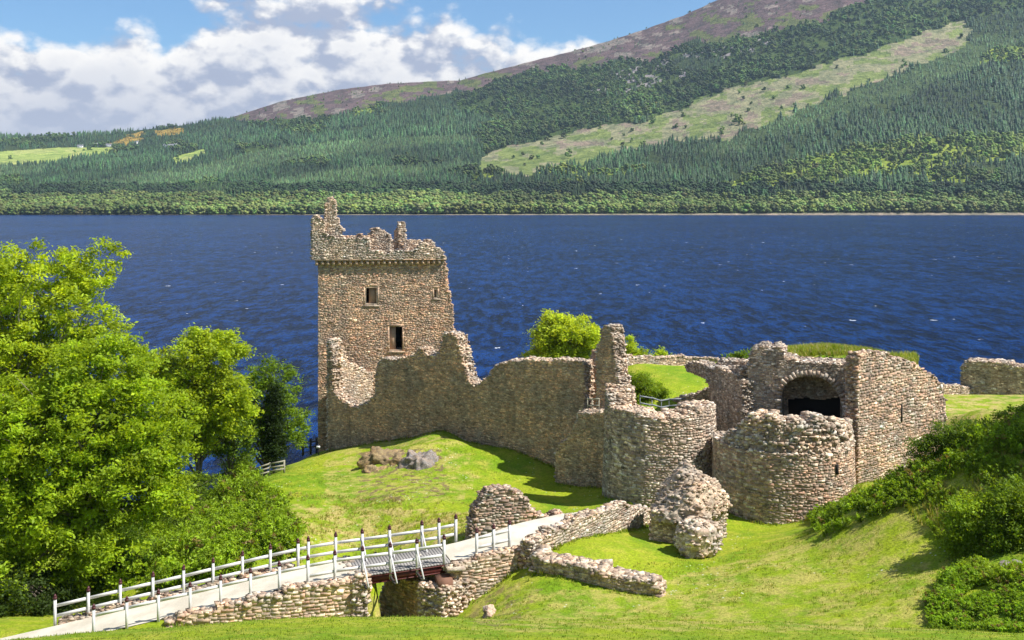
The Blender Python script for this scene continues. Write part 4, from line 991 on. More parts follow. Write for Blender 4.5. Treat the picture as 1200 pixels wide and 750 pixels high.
WLe = straight(e0, e1); mb = MB(); ruin(mb, WLe, .7, shape_top(lambda s: 11.35 + 0 * s, .05, 82), 7, 11.8, PAL_GREY, seed=82); mb.build('end_wall', M_RUBBLE, ab, ab.location)
ab2 = empty('stone_abutment', (*edge(530, 620, .3)[0][:2], 9.0), 'stone abutment with a battered sunlit face under the right end of the bridge', 'retaining wall')
bpy.context.view_layer.update()
P2 = edge(526, 626, .62); ret_wall(ab2, P2, .60, .02, 83, PAL_RAMP, hr=(.10,.2), lr=(.2,.5), rub=.9)
e1 = P2[0][:2]; e0 = e1 + PNRM[75] * 3.7
WLe = straight(e0, e1); mb = MB(); ruin(mb, WLe, .7, shape_top(lambda s: 11.45 + 0 * s, .05, 84), 7, 11.9, PAL_GREY, seed=84); mb.build('end_wall', M_RUBBLE, ab2, ab2.location)
mb = MB(); box(mb, (*at(520, 679, 54.0)[:2], 10.80), (.36, .42, .30), (.2,.12,.08), frame_z(.95, .3)); mb.build('bearing_block', M_RUST, ab2, ab2.location)
mb = MB(); box(mb, (*at(533, 660, 54.4)[:2], 11.44), (.45, .45, .09), (.5,.46,.38), frame_z(.95, .3), .02); mb.build('cap_stone', M_STONE, ab2, ab2.location)
pier = empty('bridge_pier', (*atx(500, 55), 8.0), 'low rough masonry pier in the ditch under the bridge deck', 'pier')
bpy.context.view_layer.update()
wallpart('wall', pier, atx(442, 57.2), atx(523, 53.4), 1.8, [(439,760),(446,700),(451,683),(470,681),(500,685),(523,690),(524,790)], PAL_DARK, M_STONE, zlo=6.5, seed=85, rubpal=PAL_PALE, hr=(.11,.2), lr=(.2,.45), rub=1.6)
wallpart('wall', pier, atx(521.5, 53.35), atx(548, 55.6), 1.5, [(521,790),(521,690),(531,689),(537,697),(541,712),(549,790)], PAL_PALE, M_RUBBLE, zlo=6.5, seed=86, hr=(.11,.2), lr=(.2,.45), rub=1.6)
# coping stones along the far edge of the ramp
Pf = edge(70, 350, -0.05, PF); WL = along(Pf); S = np.linspace(0, WL[1], len(Pf)); mb = MB()
ruin(mb, WL, .5, shape_top(lambda s: np.interp(s, S, Pf[:, 2]) + .12, .06, 87), 7.6, float(Pf[:, 2].max()) + .4, PAL_RAMP, seed=87, rub=1.6)
tag(mb.build('stone_kerb', M_RUBBLE, None, tuple(Pf[len(Pf) // 2] * (1, 1, 0) + np.array([0, 0, 8.]))), 'line of loose pale stones along the back edge of the ramp', 'kerb')

# ---- rocks and fallen masonry
from mathutils import noise as mnoise, Vector
ICO4 = icosphere(4); ICO3 = icosphere(3)
def boulder(mb, c, rad, cuts, pal, seed, rough=.16, freq=1.1, ico=ICO4, ax=None, stones=0, ssize=(.08, .2)):
    v, f = ico; r = np.random.default_rng(seed); p = v.copy()
    for (n, d) in cuts:
        n = np.array(n, float); n /= np.linalg.norm(n); q = p @ n; p = p - np.outer(np.maximum(q - d, 0), n)
    p = p * np.asarray(rad, float)
    o = Vector((seed * 3.7, seed * 1.3, 0))
    disp = np.array([mnoise.fractal(Vector(x) * freq + o, 0.9, 2.1, 6) + .5 * (mnoise.noise(Vector(x) * freq * 3 + o)) for x in p])
    p = p + v * (disp * rough)[:, None]
    if ax is not None: p = p @ ax
    p = p + np.asarray(c, float)
    fc = p[f].mean(1); base = pick(pal, len(f), r, .08); base = .5 * base + .5 * pal.mean(0)
    mb.add(p, f, base)
    if stones:
        n = np.cross(p[f[:, 1]] - p[f[:, 0]], p[f[:, 2]] - p[f[:, 0]]); ar = np.linalg.norm(n, axis=1); k = r.choice(len(f), stones, p=ar / ar.sum())
        put_rubble(mb, fc[k], r.uniform(*ssize, stones), pick(pal, stones, r, .2), r)
def hull_block(mb, pts, pal, seed, rough, stones, ssize, cuts=3):
    bm = bmesh.new(); [bm.verts.new(p) for p in pts]; bmesh.ops.convex_hull(bm, input=bm.verts[:]); bmesh.ops.triangulate(bm, faces=bm.faces[:])
    for _ in range(cuts): bmesh.ops.subdivide_edges(bm, edges=bm.edges[:], cuts=1, use_grid_fill=True, smooth=0.10); bmesh.ops.triangulate(bm, faces=bm.faces[:])
    bm.normal_update(); o = Vector((seed * 3.1, 0, 0)); r = np.random.default_rng(seed)
    nrm = [v.normal.copy() for v in bm.verts]
    for v, n in zip(bm.verts, nrm): v.co += n * (rough * (mnoise.fractal(v.co * 1.1 + o, .8, 2.1, 5) + .6 * mnoise.noise(v.co * 3.4 + o)))
    bm.verts.index_update(); p = np.array([v.co[:] for v in bm.verts]); f = np.array([[v.index for v in q.verts] for q in bm.faces]); bm.free()
    base = .5 * pick(pal, len(f), r, .08) + .5 * pal.mean(0); mb.add(p, f, base)
    n = np.cross(p[f[:, 1]] - p[f[:, 0]], p[f[:, 2]] - p[f[:, 0]]); ar = np.linalg.norm(n, axis=1); k = r.choice(len(f), stones, p=ar / ar.sum())
    put_rubble(mb, p[f].mean(1)[k], r.uniform(*ssize, stones), pick(pal, stones, r, .2), r)
fm = MB(); cx, cy, cz = at(806, 606, 62.0)
hull_block(fm, [at(*q) for q in [(764,605,61.2),(768,590,62.5),(783,567,62.5),(797,549,62.5),(806,545,62.8),(818,552,62.5),(833,566,62.5),(848,578,63),(854,592,63),(848,602,62.5),(768,611,60.8),(790,612,60.2),(815,596,60.3),(822,606,60.4),(838,606,61),(812,572,60.9),(826,566,61.4),(845,575,64.5),(775,575,64.5),(800,556,64.5)]], PAL_BLOCK, 5, .17, 900, (.035, .12), 4)
bx_ = at(783, 606, 61.0); WLb = straight((bx_[0] - .9, 61.2), (bx_[0] + 1.0, 60.6)); ruin(fm, WLb, 1.5, shape_top(lambda s: 11.9 + 0 * s, .1, 3), 9.8, 12.4, PAL_PALE, seed=91)
bx_ = at(845, 600, 62.0); WLb = straight((bx_[0] - .7, 61.6), (bx_[0] + .4, 62.6)); ruin(fm, WLb, 1.2, shape_top(lambda s: 12.9 + 0 * s, .1, 4), 10.0, 13.2, PAL_PALE, seed=92)
tag(fm.build('fallen_masonry', M_RUBBLE, None, (cx, cy, hz(cx, cy))), 'larger tilted block of fallen masonry leaning up against the foot of the round towers', 'fallen masonry')
fm = MB(); cx, cy, cz = at(819, 640, 58.6)
hull_block(fm, [at(*q) for q in [(793,622,58.6),(799,609,58.8),(812,606,58.8),(826,611,58.8),(840,612,59),(846,628,59),(842,645,58.6),(826,653,57.8),(808,655,57.8),(795,640,58.2),(815,620,57.6),(836,626,57.9),(806,612,60.2),(838,620,60.2),(800,646,60)]], PAL_PALE, 9, .13, 260, (.035, .13), 4)
tag(fm.build('fallen_masonry', M_RUBBLE, None, (cx, cy, hz(cx, cy))), 'smaller rounded lump of fallen masonry on the grass in front of the bigger tilted one', 'fallen masonry')
PAL_ROCK = np.array([(.24,.23,.22),(.19,.18,.18),(.29,.28,.28),(.17,.14,.11),(.26,.20,.13)])
def rock(px, py, Y, rad, label, seed, pal=PAL_ROCK, rough=.42):
    m = MB(); c = at(px, py, Y); boulder(m, c, rad, [((-.5,-.7,.2), .65), ((.6,-.4,.6), .7), ((-.1,-.3,.9), .7)], pal, seed, rough, 1.0, ICO4)
    tag(m.build('rock', M_EARTH if pal is PAL_BR else M_ROCK, None, (c[0], c[1], hz(c[0], c[1]))), label, 'rock', 'outcrops on the castle mound')
PAL_BR = np.array([(.30,.21,.10),(.23,.16,.09),(.36,.28,.13),(.17,.12,.08)])
rock(492, 554, 83.0, (1.7, 1.4, 1.8), 'largest grey outcrop on the mound, rounded with a shaded left side', 21)
rock(444, 564, 83.2, (1.7, 1.3, 1.25), 'brown ledge of rock left of the grey outcrop', 22, PAL_BR)
rock(466, 544, 84.6, (2.9, 1.7, 1.2), 'long earthy rock sloping up behind the grey outcrop', 23, PAL_BR)
rock(491, 571, 80.6, (1.3, .9, .95), 'small rock just below the big grey outcrop', 24)
rock(401, 564, 84.5, (.8, .6, .7), 'little rock alone low on the left of the mound', 25, PAL_BR)
rock(404, 550, 87.0, (.6, .5, .55), 'tiny stone poking from the turf nearest the tower', 26, PAL_BR)
rock(571, 719, 51.5, (.35, .3, .35), 'pinkish boulder at the foot of the bridge abutment', 27, PAL_PINK)
rock(1188, 676, 46.2, (.4, .35, .45), 'pale boulder half hidden in the bushes at the right edge', 28)

# ---- bridge and railings
def px_on(P, px): 
    q = 600 + P[:, 0] / P[:, 1] * F; return np.array([np.interp(px, q, P[:, i]) for i in range(3)])
bridge = empty('footbridge', (*px_on(PC, 470)[:2], 11.0), 'short timber decked footbridge on dark red steel beams over the ditch', 'bridge')
bpy.context.view_layer.update()
n0, n1 = px_on(PN, 419), px_on(PN, 528); nrm = PNRM[np.abs(600 + PN[:, 0] / PN[:, 1] * F - 470).argmin()]; nv = np.array([*nrm, 0]); dv = (n1 - n0) / np.linalg.norm(n1 - n0)
mb = MB(); nb = int(np.linalg.norm(n1 - n0) / .15)
for k in range(nb):
    p = n0 + (n1 - n0) * (k + .5) / nb + nv * PW / 2; box(mb, p + (0, 0, -.02), (.068, PW / 2 + .15, .03), np.array([.2,.2,.21]) * random.uniform(.8, 1.2), np.array([dv, nv, [0, 0, 1]]))
mb.build('deck', M_DECK, bridge, bridge.location)
for off in (-.10, PW / 2, PW + .10):
    m = MB(); a = n0 + nv * off + (0, 0, -.26); b = n1 + nv * off + (0, 0, -.26); bar(m, a, b, .07, .34, (0,0,0)); bar(m, a + (0,0,.17), b + (0,0,.17), .2, .03, (0,0,0)); bar(m, a - (0,0,.17), b - (0,0,.17), .2, .03, (0,0,0)); m.build('beam', M_BEAM, bridge, bridge.location)
for px in (424, 457, 488):
    p = px_on(PN, px); m = MB(); bar(m, p - nv * 1.15 + (0, 0, -.25), p + nv * (PW + 1.1) + (0, 0, -.22), .09, .10, (0,0,0)); m.build('outrigger', M_DTIMBER, bridge, bridge.location)

PH = 1.28
def railing(label, P, pxs, out, rails, braces=(), group='timber railings of the ramp and bridge', hgtz=PH):
    base = [px_on(P, px) for px in pxs]
    e = empty('railing', tuple(base[0] + np.array([0, 0, -.1])), label, 'railing', group); bpy.context.view_layer.update()
    proto = None
    for i, b in enumerate(base):
        j = np.abs(600 + P[:, 0] / P[:, 1] * F - pxs[i]).argmin(); nn = np.array([*PNRM[j], 0]); b = b + nn * out; base[i] = b
        lean = np.array([rng.normal(0, .008), rng.normal(0, .008), 0])
        m = MB(); ax = frame_z(-nn[1] * -1, nn[0] * -1) if False else np.array([[nn[1], -nn[0], 0], [nn[0], nn[1], 0], [0, 0, 1]])
        box(m, b + (0, 0, hgtz / 2 - .2) + lean, (.062, .062, hgtz / 2 + .15), (0,0,0), ax); post = m.build('post', M_PAINT, e, e.location)
        m = MB(); z = hgtz - .05; box(m, b + (0, 0, z + .05) + lean, (.078, .078, .055), (0,0,0), ax); box(m, b + (0, 0, z + .17) + lean, (.072, .072, .065), (0,0,0), ax, top=.35)
        cpo = m.build('cap', M_CAP, post, e.location); cpo.location = (0, 0, 0)
    for h_ in rails:
        for q_, (a, b) in enumerate(zip(base[:-1], base[1:])):
            if h_ < .5 and len(pxs) == 13 and q_ < 7: continue     # the ramp has a single rail in front
            m = MB(); sh = -.085 if out <= .3 else .085
            bar(m, a + (0, 0, h_), b + (0, 0, h_ + rng.normal(0, .006)), .05, .145, (0,0,0)); m.build('rail', M_PAINT, e, e.location)
    for px in braces:
        b = px_on(P, px); j = np.abs(600 + P[:, 0] / P[:, 1] * F - px).argmin(); nn = np.array([*PNRM[j], 0]); s = -1 if out < .3 else 1
        m = MB(); bar(m, b + nn * out + (0, 0, .92), b + nn * (out + s * 1.05) + dv * .10 + (0, 0, -.24), .065, .065, (0,0,0)); m.build('brace', M_PAINT, e, e.location)
    return e
railing('front railing along the ramp and bridge, on the near side of the path', PN, [110,149,186,223,258.5,293,327,360.5,392,424.5,457,488,519.5], -0.10, (.92,.42), (424.5,457,488))
railing('short front railing of three posts past the right end of the bridge', PN, [558,577,596], -0.10, (.92,.45))
railing('back railing on the far side of the ramp and bridge', PF, [64,103,141,179,215,250,284,317,350,362,394,425,457,495,515,535], 0.12, (.90,.42), (425,457,495))

def post_rail(name, pts, h, rails, mat, label, pw=.06, cat='fence'):
    e = empty(name, tuple(pts[0]), label, cat); bpy.context.view_layer.update()
    for p in pts:
        m = MB(); box(m, (p[0], p[1], p[2] + h / 2 - .1), (pw, pw, h / 2 + .1), (0,0,0), None, .01); m.build('post', mat, e, e.location)
    for r_ in rails:
        for a, b in zip(pts[:-1], pts[1:]):
            m = MB(); bar(m, np.array(a) + (0, -.07, r_), np.array(b) + (0, -.07, r_ + rng.normal(0, .02)), .04, .11, (0,0,0)); m.build('rail', mat, e, e.location)
    return e
def gp(px, Y): x = (px - 600) * Y / F; return np.array([x, Y, hz(x, Y)])
post_rail('timber_fence', [gp(px, 85) for px in (299,316,333)], 1.0, (.35,.62,.92), M_TIMBER, 'pale timber fence at the left end of the castle lawn')
post_rail('dark_gate', [np.array(at(px, py, 98)) for px, py in ((355,531),(364,530),(371,529))], 1.25, (.5,.95), M_DTIMBER, 'dark timber gate beside the foot of the tower', .09, 'gate')
post_rail('viewing_rail', [np.array(at(px, py, Y)) for px, py, Y in ((688.5,485,80.2),(694,485,79.9),(702,485,79.5))], 1.15, (.2,.62,1.1), M_TIMBER, 'small timber guard rail in the gap beside the pillar', .035, 'railing')
post_rail('steel_handrail', [np.array(at(px, py, Y)) for px, py, Y in ((750,482,80),(764,484,80.5),(775,487,81),(784,485,83),(803,484,83.5))], 1.2, (.62,1.12), M_METAL, 'steel handrail inside the gatehouse passage', .025, 'railing')
sg = empty('info_sign', tuple(gp(373, 96.2)), 'tiny pale notice on a post at the foot of the tower', 'sign'); bpy.context.view_layer.update()
m = MB(); q = gp(373, 96.2); box(m, q + (0, 0, .3), (.03, .03, .45), (0,0,0)); m.build('post', M_DTIMBER, sg, sg.location); m = MB(); box(m, q + (0, -.05, .72), (.16, .02, .10), (0,0,0)); m.build('panel', M_WHITE, sg, sg.location)

# ------------------------------------------------------------------ plants
def leaves(mb, P, size, col, r, up=0.35, narrow=.5):
    """small diamond leaves, mostly facing up and outwards"""
    k = len(P); n = r.normal(0, 1, (k, 3)); n[:, 2] += up * 2; n /= np.linalg.norm(n, axis=1, keepdims=True)
    a = r.normal(0, 1, (k, 3)); t = a - n * (a * n).sum(1, keepdims=True); t /= np.linalg.norm(t, axis=1, keepdims=True); b = np.cross(n, t)
    s = size[:, None]; droop = n * (-.25) * s
    V = np.stack([P - t * s, P - b * s * narrow, P + t * s + droop, P + b * s * narrow], 1)
    mb.add(V.reshape(-1, 3), np.arange(4 * k).reshape(k, 4), col)

def tree(name, base, blobs, label, cat='tree', group=None, n_clump=240, per=70, leaf=.16, clump_r=.55, col=(.085,.135,.018), trunk_r=.28, fork=.3, seed=1, bark=(.16,.13,.10), limbs=46, sparse=.0, shell=.55):
    r = np.random.default_rng(seed + 500); base = np.array(base, float)
    bl = np.array(blobs, float); vol = bl[:, 3] * bl[:, 4] * bl[:, 5]
    w = r.choice(len(bl), n_clump, p=vol ** .8 / (vol ** .8).sum())
    d = r.normal(0, 1, (n_clump, 3)); d /= np.linalg.norm(d, axis=1, keepdims=True); rad = np.where(r.uniform(0, 1, n_clump) < .72, r.uniform(shell, 1.03, n_clump), r.uniform(.1, .8, n_clump))
    cl = bl[w, :3] + d * rad[:, None] * bl[w, 3:]
    cl += .35 * r.normal(0, 1, cl.shape) * clump_r
    e = empty(name, tuple(base), label, cat, group); bpy.context.view_layer.update()
    # trunk and limbs
    mb = MB(); top = np.array([np.average(cl[:, 0]), np.average(cl[:, 1]), np.percentile(cl[:, 2], 80)])
    k = 10; t = np.linspace(0, 1, k)[:, None]; mid = base + (top - base) * t + np.cumsum(r.normal(0, .05 * trunk_r * 3, (k, 3)), 0) * (t > 0)
    tube(mb, mid, trunk_r * (1 - .86 * t[:, 0]) * np.where(t[:, 0] == 0, 1.4, 1), bark, 9)
    for i in r.choice(n_clump, min(limbs, n_clump), replace=False):
        c = cl[i]; f = np.clip((c[2] - base[2]) / max(.1, top[2] - base[2]) * r.uniform(.45, .8), fork, .9)
        a = np.array([np.interp(f, t[:, 0], mid[:, j]) for j in range(3)]); L = np.linalg.norm(c - a); m1 = a + (c - a) * .45 + np.array([0, 0, .16 * L]) + r.normal(0, .05 * L, 3)
        u = np.linspace(0, 1, 6)[:, None]; P = a * (1 - u) ** 2 + 2 * m1 * u * (1 - u) + c * u ** 2; P[1:-1] += r.normal(0, .02 * L, (4, 3))
        tube(mb, P, max(.03, trunk_r * .42 * (1 - f) + .02) * (1 - .8 * u[:, 0]), bark, 5)
    mb.build('trunk', M_BARK, e, e.location, smooth=True)
    mb = MB(); leaf = leaf * .74; cnt = np.maximum(8, (per * 1.6 * r.uniform(.45, 1.4, n_clump)).astype(int)); own = np.repeat(np.arange(n_clump), cnt); K = len(own)
    off = r.normal(0, 1, (K, 3)) * np.array([1, 1, .62]) * clump_r * .52 * r.uniform(.7, 1.3, n_clump)[own][:, None]
    P = cl[own] + off
    tint = (1 + .16 * r.normal(0, 1, n_clump))[own] * (1 + .14 * r.normal(0, 1, K))
    c = np.array(col) * tint[:, None].clip(.5, 1.6); yel = (r.uniform(0, 1, n_clump) < .3)[own]; c[yel] *= np.array([1.14, 1.08, .9])
    leaves(mb, P, leaf * r.uniform(.65, 1.3, K), c.clip(.008, .6), r, .6)
    mb.build('crown', M_LEAF, e, e.location)
    return e
def blob(px, py, Y, rx, ry, rz): return (*at(px, py, Y), rx, ry, rz)
GREEN = (.255, .365, .018); LIME = (.305, .405, .022); MIDG = (.115, .19, .014); DARKG = (.030, .056, .012)

tree('ash_tree', (*atx(40, 67), 8.0), [blob(60,338,67,3.4,3.0,2.6), blob(112,318,68,2.2,2.0,1.9), blob(15,330,67,2.6,2.6,2.2), blob(85,395,67,4.2,3.2,2.4), blob(-40,400,67,4.5,3.5,3.6), blob(20,430,66,4.0,3,3), blob(-60,520,66,5,4,5)],
     'tallest ash tree at the left edge, bare twigs showing in its thin upper crown', n_clump=640, per=75, leaf=.17, col=LIME, trunk_r=.42, seed=1, limbs=120, bark=(.30,.27,.22))
tree('ash_tree', (*atx(110, 62), 9.0), [blob(120,440,63,3.2,2.8,2.3), blob(175,500,63,3.0,2.6,2.7), blob(70,500,61.5,3.8,3,3.2), blob(140,560,62,3.6,3,3.0), blob(50,590,61,3.8,3,3.2), blob(0,520,61,3.4,3,4.5), blob(190,580,63,1.7,1.7,2.0), blob(20,660,60,3.4,2.6,2.6), blob(110,640,61,2.8,2.4,2.2)],
     'broad bright green ash in front of the tallest one, crown reaching down to the ramp', n_clump=1150, per=80, leaf=.17, col=GREEN, trunk_r=.40, seed=2, limbs=110, bark=(.20,.17,.13), shell=.62)
tree('young_tree', (*atx(232, 80), 5.6), [blob(247,415,80,2.6,2.4,2.0), blob(225,460,80,2.6,2.4,2.3), blob(268,470,80,2.1,2.0,2.3), blob(185,440,81,2.0,2,1.8), blob(225,505,80,2.0,2.0,1.6)],
     'rounded lime green tree in the middle of the left group, bare trunk below', n_clump=360, per=75, leaf=.19, clump_r=.6, col=LIME, trunk_r=.30, seed=3, limbs=60)
tree('young_tree', (*atx(311, 88), 4.6), [blob(318,450,88,2.4,2.4,2.3), blob(330,490,88,2.2,2.2,2.0), blob(300,500,88,2.2,2.0,2.2), blob(290,460,87.5,1.8,1.8,1.8), blob(345,505,88,1.3,1.3,1.1)],
     'dark green loose tree nearest to the tower, leaning over the water', n_clump=170, per=50, leaf=.17, clump_r=.6, col=(.14,.23,.014), trunk_r=.22, seed=4, limbs=80)
tree('cypress', (*atx(322, 86.5), 5.0), [blob(322,500,86.5,.75,.75,2.3), blob(322,465,86.5,.5,.5,1.6), blob(323,530,86.5,.9,.9,1.2)],
     'narrow very dark evergreen in front of the loose tree by the tower', n_clump=120, per=70, leaf=.12, clump_r=.45, col=DARKG, trunk_r=.14, seed=5, limbs=14)
tree('young_tree', (*atx(268, 84), 4.9), [blob(270,500,84,1.7,1.6,1.8), blob(255,525,84,1.5,1.5,1.2), blob(282,540,84,1.2,1.2,.9)],
     'thin sapling low between the lime tree and the dark tree', n_clump=85, per=50, leaf=.16, clump_r=.55, col=MIDG, trunk_r=.12, seed=6, limbs=30)
tree('leafy_shrub', (*atx(205, 76), 5.8), [blob(205,585,76,2.0,1.6,1.4), blob(185,610,74,1.6,1.6,1.3), blob(228,570,78,1.6,1.4,1.0)],
     'shrub under the left trees at the top of the bracken bank', 'shrub', n_clump=130, per=60, leaf=.13, clump_r=.5, col=MIDG, trunk_r=.08, seed=7, limbs=20, fork=.1)
tree('leafy_shrub', (*atx(140, 66), 7.4), [blob(130,650,66,2.6,2.0,1.7), blob(165,665,65,1.8,1.6,1.3), blob(95,680,64,2.2,1.6,1.4)],
     'shrub behind the ramp at the foot of the broad ash', 'shrub', n_clump=180, per=60, leaf=.13, clump_r=.5, col=MIDG, trunk_r=.08, seed=8, limbs=20, fork=.1)
tree('leafy_shrub', (*atx(30, 59), 8.8), [blob(25,695,59,2.4,1.8,1.3), blob(-15,690,58,2.2,1.8,1.6), blob(70,700,59.5,1.6,1.4,.9)],
     'dark shrub at the bottom left behind the end of the railing', 'shrub', n_clump=150, per=60, leaf=.13, clump_r=.5, col=(.05,.085,.014), trunk_r=.08, seed=9, limbs=16, fork=.1)
tree('leafy_shrub', (*atx(290, 91), 6.9), [blob(285,548,91,1.5,1.2,.7), blob(275,555,90,1.3,1.2,.7)],
     'small bush at the left end of the pale timber fence', 'shrub', n_clump=60, per=55, leaf=.13, clump_r=.45, col=MIDG, trunk_r=.06, seed=10, limbs=8, fork=.1)
tree('sycamore', (*atx(662, 106), 6.2), [blob(660,392,106,2.7,2.4,2.0), blob(640,405,106,1.9,1.9,1.5), blob(688,395,106,1.7,1.7,1.8), blob(660,425,106,3.4,2.6,1.8), blob(650,375,106,1.2,1.2,.9)],
     'round lime green tree behind the curtain wall, left of the broken pillar', n_clump=340, per=60, leaf=.2, clump_r=.6, col=(.36,.46,.035), trunk_r=.25, seed=11, limbs=50)
tree('leafy_shrub', (*atx(742, 108), 8.0), [blob(742,412,108,1.5,1.5,1.2), blob(733,424,108,1.8,1.5,1.2), blob(758,424,108,1.2,1.2,.7)],
     'lime bush rising over the inner mound, right of the broken pillar', 'shrub', n_clump=90, per=50, leaf=.18, clump_r=.5, col=LIME, trunk_r=.1, seed=12, limbs=14)
tree('leafy_shrub', (*atx(776, 109), 8.0), [blob(777,416,109,.8,.8,.7), blob(775,428,109,1.2,1,.8)],
     'smallest lime bush behind the low crumbling parapet', 'shrub', n_clump=34, per=45, leaf=.17, clump_r=.45, col=LIME, trunk_r=.07, seed=13, limbs=8)
tree('leafy_shrub', (*atx(869, 104), 9.5), [blob(869,418,104,.9,.9,.6), blob(862,424,104,1.2,1,.6)],
     'low bush behind the left corner of the vaulted chamber', 'shrub', n_clump=36, per=45, leaf=.17, clump_r=.45, col=MIDG, trunk_r=.07, seed=14, limbs=8)
tree('leafy_shrub', (*atx(752, 89), 12.6), [blob(750,447,89,1.1,1.1,.8), blob(762,460,88.5,1.6,1.1,1.0), blob(745,462,88.5,.9,.9,.8)],
     'dense green bush on the side of the inner grass mound', 'shrub', n_clump=120, per=60, leaf=.11, clump_r=.4, col=(.16,.25,.014), trunk_r=.07, seed=15, limbs=10, fork=.1)
# right hand bank
tree('leafy_shrub', (*atx(1140, 49.5), 13.8), [blob(1135,610,49.5,1.1,1.0,1.3), blob(1150,650,49,1.0,.9,1.0), blob(1125,640,49.5,.8,.8,.9)],
     'mid green bush on the right slope casting its shadow on the grass', 'shrub', n_clump=150, per=62, leaf=.10, clump_r=.4, col=(.16,.25,.014), trunk_r=.08, seed=16, limbs=18, fork=.1)
tree('leafy_shrub', (*atx(1190, 49), 15.0), [blob(1190,590,49,1.2,1.1,1.1), blob(1215,620,48.5,1.3,1.1,1.5), blob(1175,625,48.5,1.0,.9,1.0), blob(1205,650,48,.9,.9,.9)],
     'taller leafy bush at the right edge above the pale boulder', 'shrub', n_clump=210, per=62, leaf=.10, clump_r=.4, col=(.135,.215,.014), trunk_r=.09, seed=17, limbs=22, fork=.1)
tree('leafy_shrub', (*atx(1120, 57.5), 16.6), [blob(1110,512,57.5,1.2,.9,.6), blob(1085,527,57.5,1.0,.8,.6), blob(1140,505,58,1.2,.9,.5)],
     'dark low bush on the crest of the bank below the flank block', 'shrub', n_clump=100, per=60, leaf=.09, clump_r=.35, col=(.095,.16,.014), trunk_r=.06, seed=19, limbs=10, fork=.1)
tree('leafy_shrub', (*atx(1185, 60), 17.6), [blob(1180,497,60,1.2,.9,.5), blob(1210,490,60,1.3,1,.7)],
     'low bush at the right end of the bank crest', 'shrub', n_clump=80, per=60, leaf=.09, clump_r=.35, col=(.14,.23,.014), trunk_r=.06, seed=20, limbs=10, fork=.1)
tree('ash_tree', (31.5, 51.5, 17.5), [(31.5,51.5,24.5,3.4,3.4,3.0), (30.8,54.0,23.5,2.8,2.8,2.4), (33.5,55,25.5,3,3,2.6), (31.5,49.5,22.8,2.6,2.6,2.2), (34,58,23.5,3,3,2.6)],
     'ash tree on the bank just outside the right edge, shading the bracken', n_clump=360, per=60, leaf=.17, clump_r=.6, col=GREEN, trunk_r=.35, seed=21, limbs=60)

# bracken: arching fronds in patches
def fronds(name, label, region, count, size, col, seed, Yr, kind='stuff', dens=None):
    """leafy stems in clumps: every stem carries pairs of narrow leaflets, the clumps stand at different heights with gaps between"""
    r = np.random.default_rng(seed); mb = MB(); px = r.uniform(min(p[0] for p in region), max(p[0] for p in region), count * 6); Y = r.uniform(*Yr, count * 6)
    X = (px - 600) * Y / F; Z = hgt(X, Y); py = YH + (H - Z) / Y * F; k = pip(region, px, py); cl = fbm(X / 1.1, Y / 1.1, 3, seed); k &= cl > (-.30 if dens is None else dens); k = np.where(k)[0][:count]
    X, Y, Z, cl = X[k], Y[k], Z[k], cl[k]; K = len(k)
    hgt_ = size * (0.55 + 1.1 * np.clip(cl + .3, 0, 1)) * r.uniform(.75, 1.25, K); lean = r.normal(0, .32, (K, 2)); m = 34
    own = np.repeat(np.arange(K), m); n = len(own); u = r.uniform(.12, 1.0, n) ** .7
    spread = (1.05 - u) * .42 + .05
    P = np.stack([X[own] + lean[own, 0] * hgt_[own] * u ** 2 + r.normal(0, 1, n) * spread * hgt_[own] * .62, Y[own] + lean[own, 1] * hgt_[own] * u ** 2 + r.normal(0, 1, n) * spread * hgt_[own] * .62, Z[own] + hgt_[own] * u * .95], 1)
    tone = (1 + .22 * r.normal(0, 1, K))[own] * (1 + .14 * r.normal(0, 1, n)); c = np.array(col) * tone[:, None].clip(.5, 1.7); br = (r.uniform(0, 1, K) < .06)[own]; c[br] = np.array([.20, .15, .05]) * tone[br][:, None].clip(.5, 1.5)
    leaves(mb, P, (size * .15 * r.uniform(.6, 1.3, n)).clip(.05, .14), c.clip(.01, .45), r, .25, .38)
    tag(mb.build(name, M_FERN), label, 'bracken', kind=kind)
fronds('bracken', 'thick bracken covering the bank below the left trees', [(150,700),(160,620),(230,575),(290,560),(320,585),(350,625),(350,655),(250,680)], 4600, .95, (.21,.32,.014), 3, (58, 84))
fronds('bracken', 'tall dark bracken running up the edge of the right hand bank', [(950,606),(985,580),(1040,548),(1100,515),(1130,502),(1210,485),(1210,540),(1110,560),(1065,595),(1010,612),(960,632)], 3400, .62, (.18,.28,.012), 4, (49, 66), dens=-.32)
fronds('bracken', 'low bracken and brambles in the shade of the right hand bank', [(1065,590),(1110,560),(1210,535),(1210,690),(1140,690),(1105,640)], 1900, .36, (.21,.31,.016), 5, (44, 62), dens=.02)
fronds('bracken', 'dense fresh undergrowth filling the bottom right corner', [(1085,700),(1110,680),(1215,680),(1215,745),(1090,742)], 3600, .36, (.20,.33,.018), 6, (40, 48))

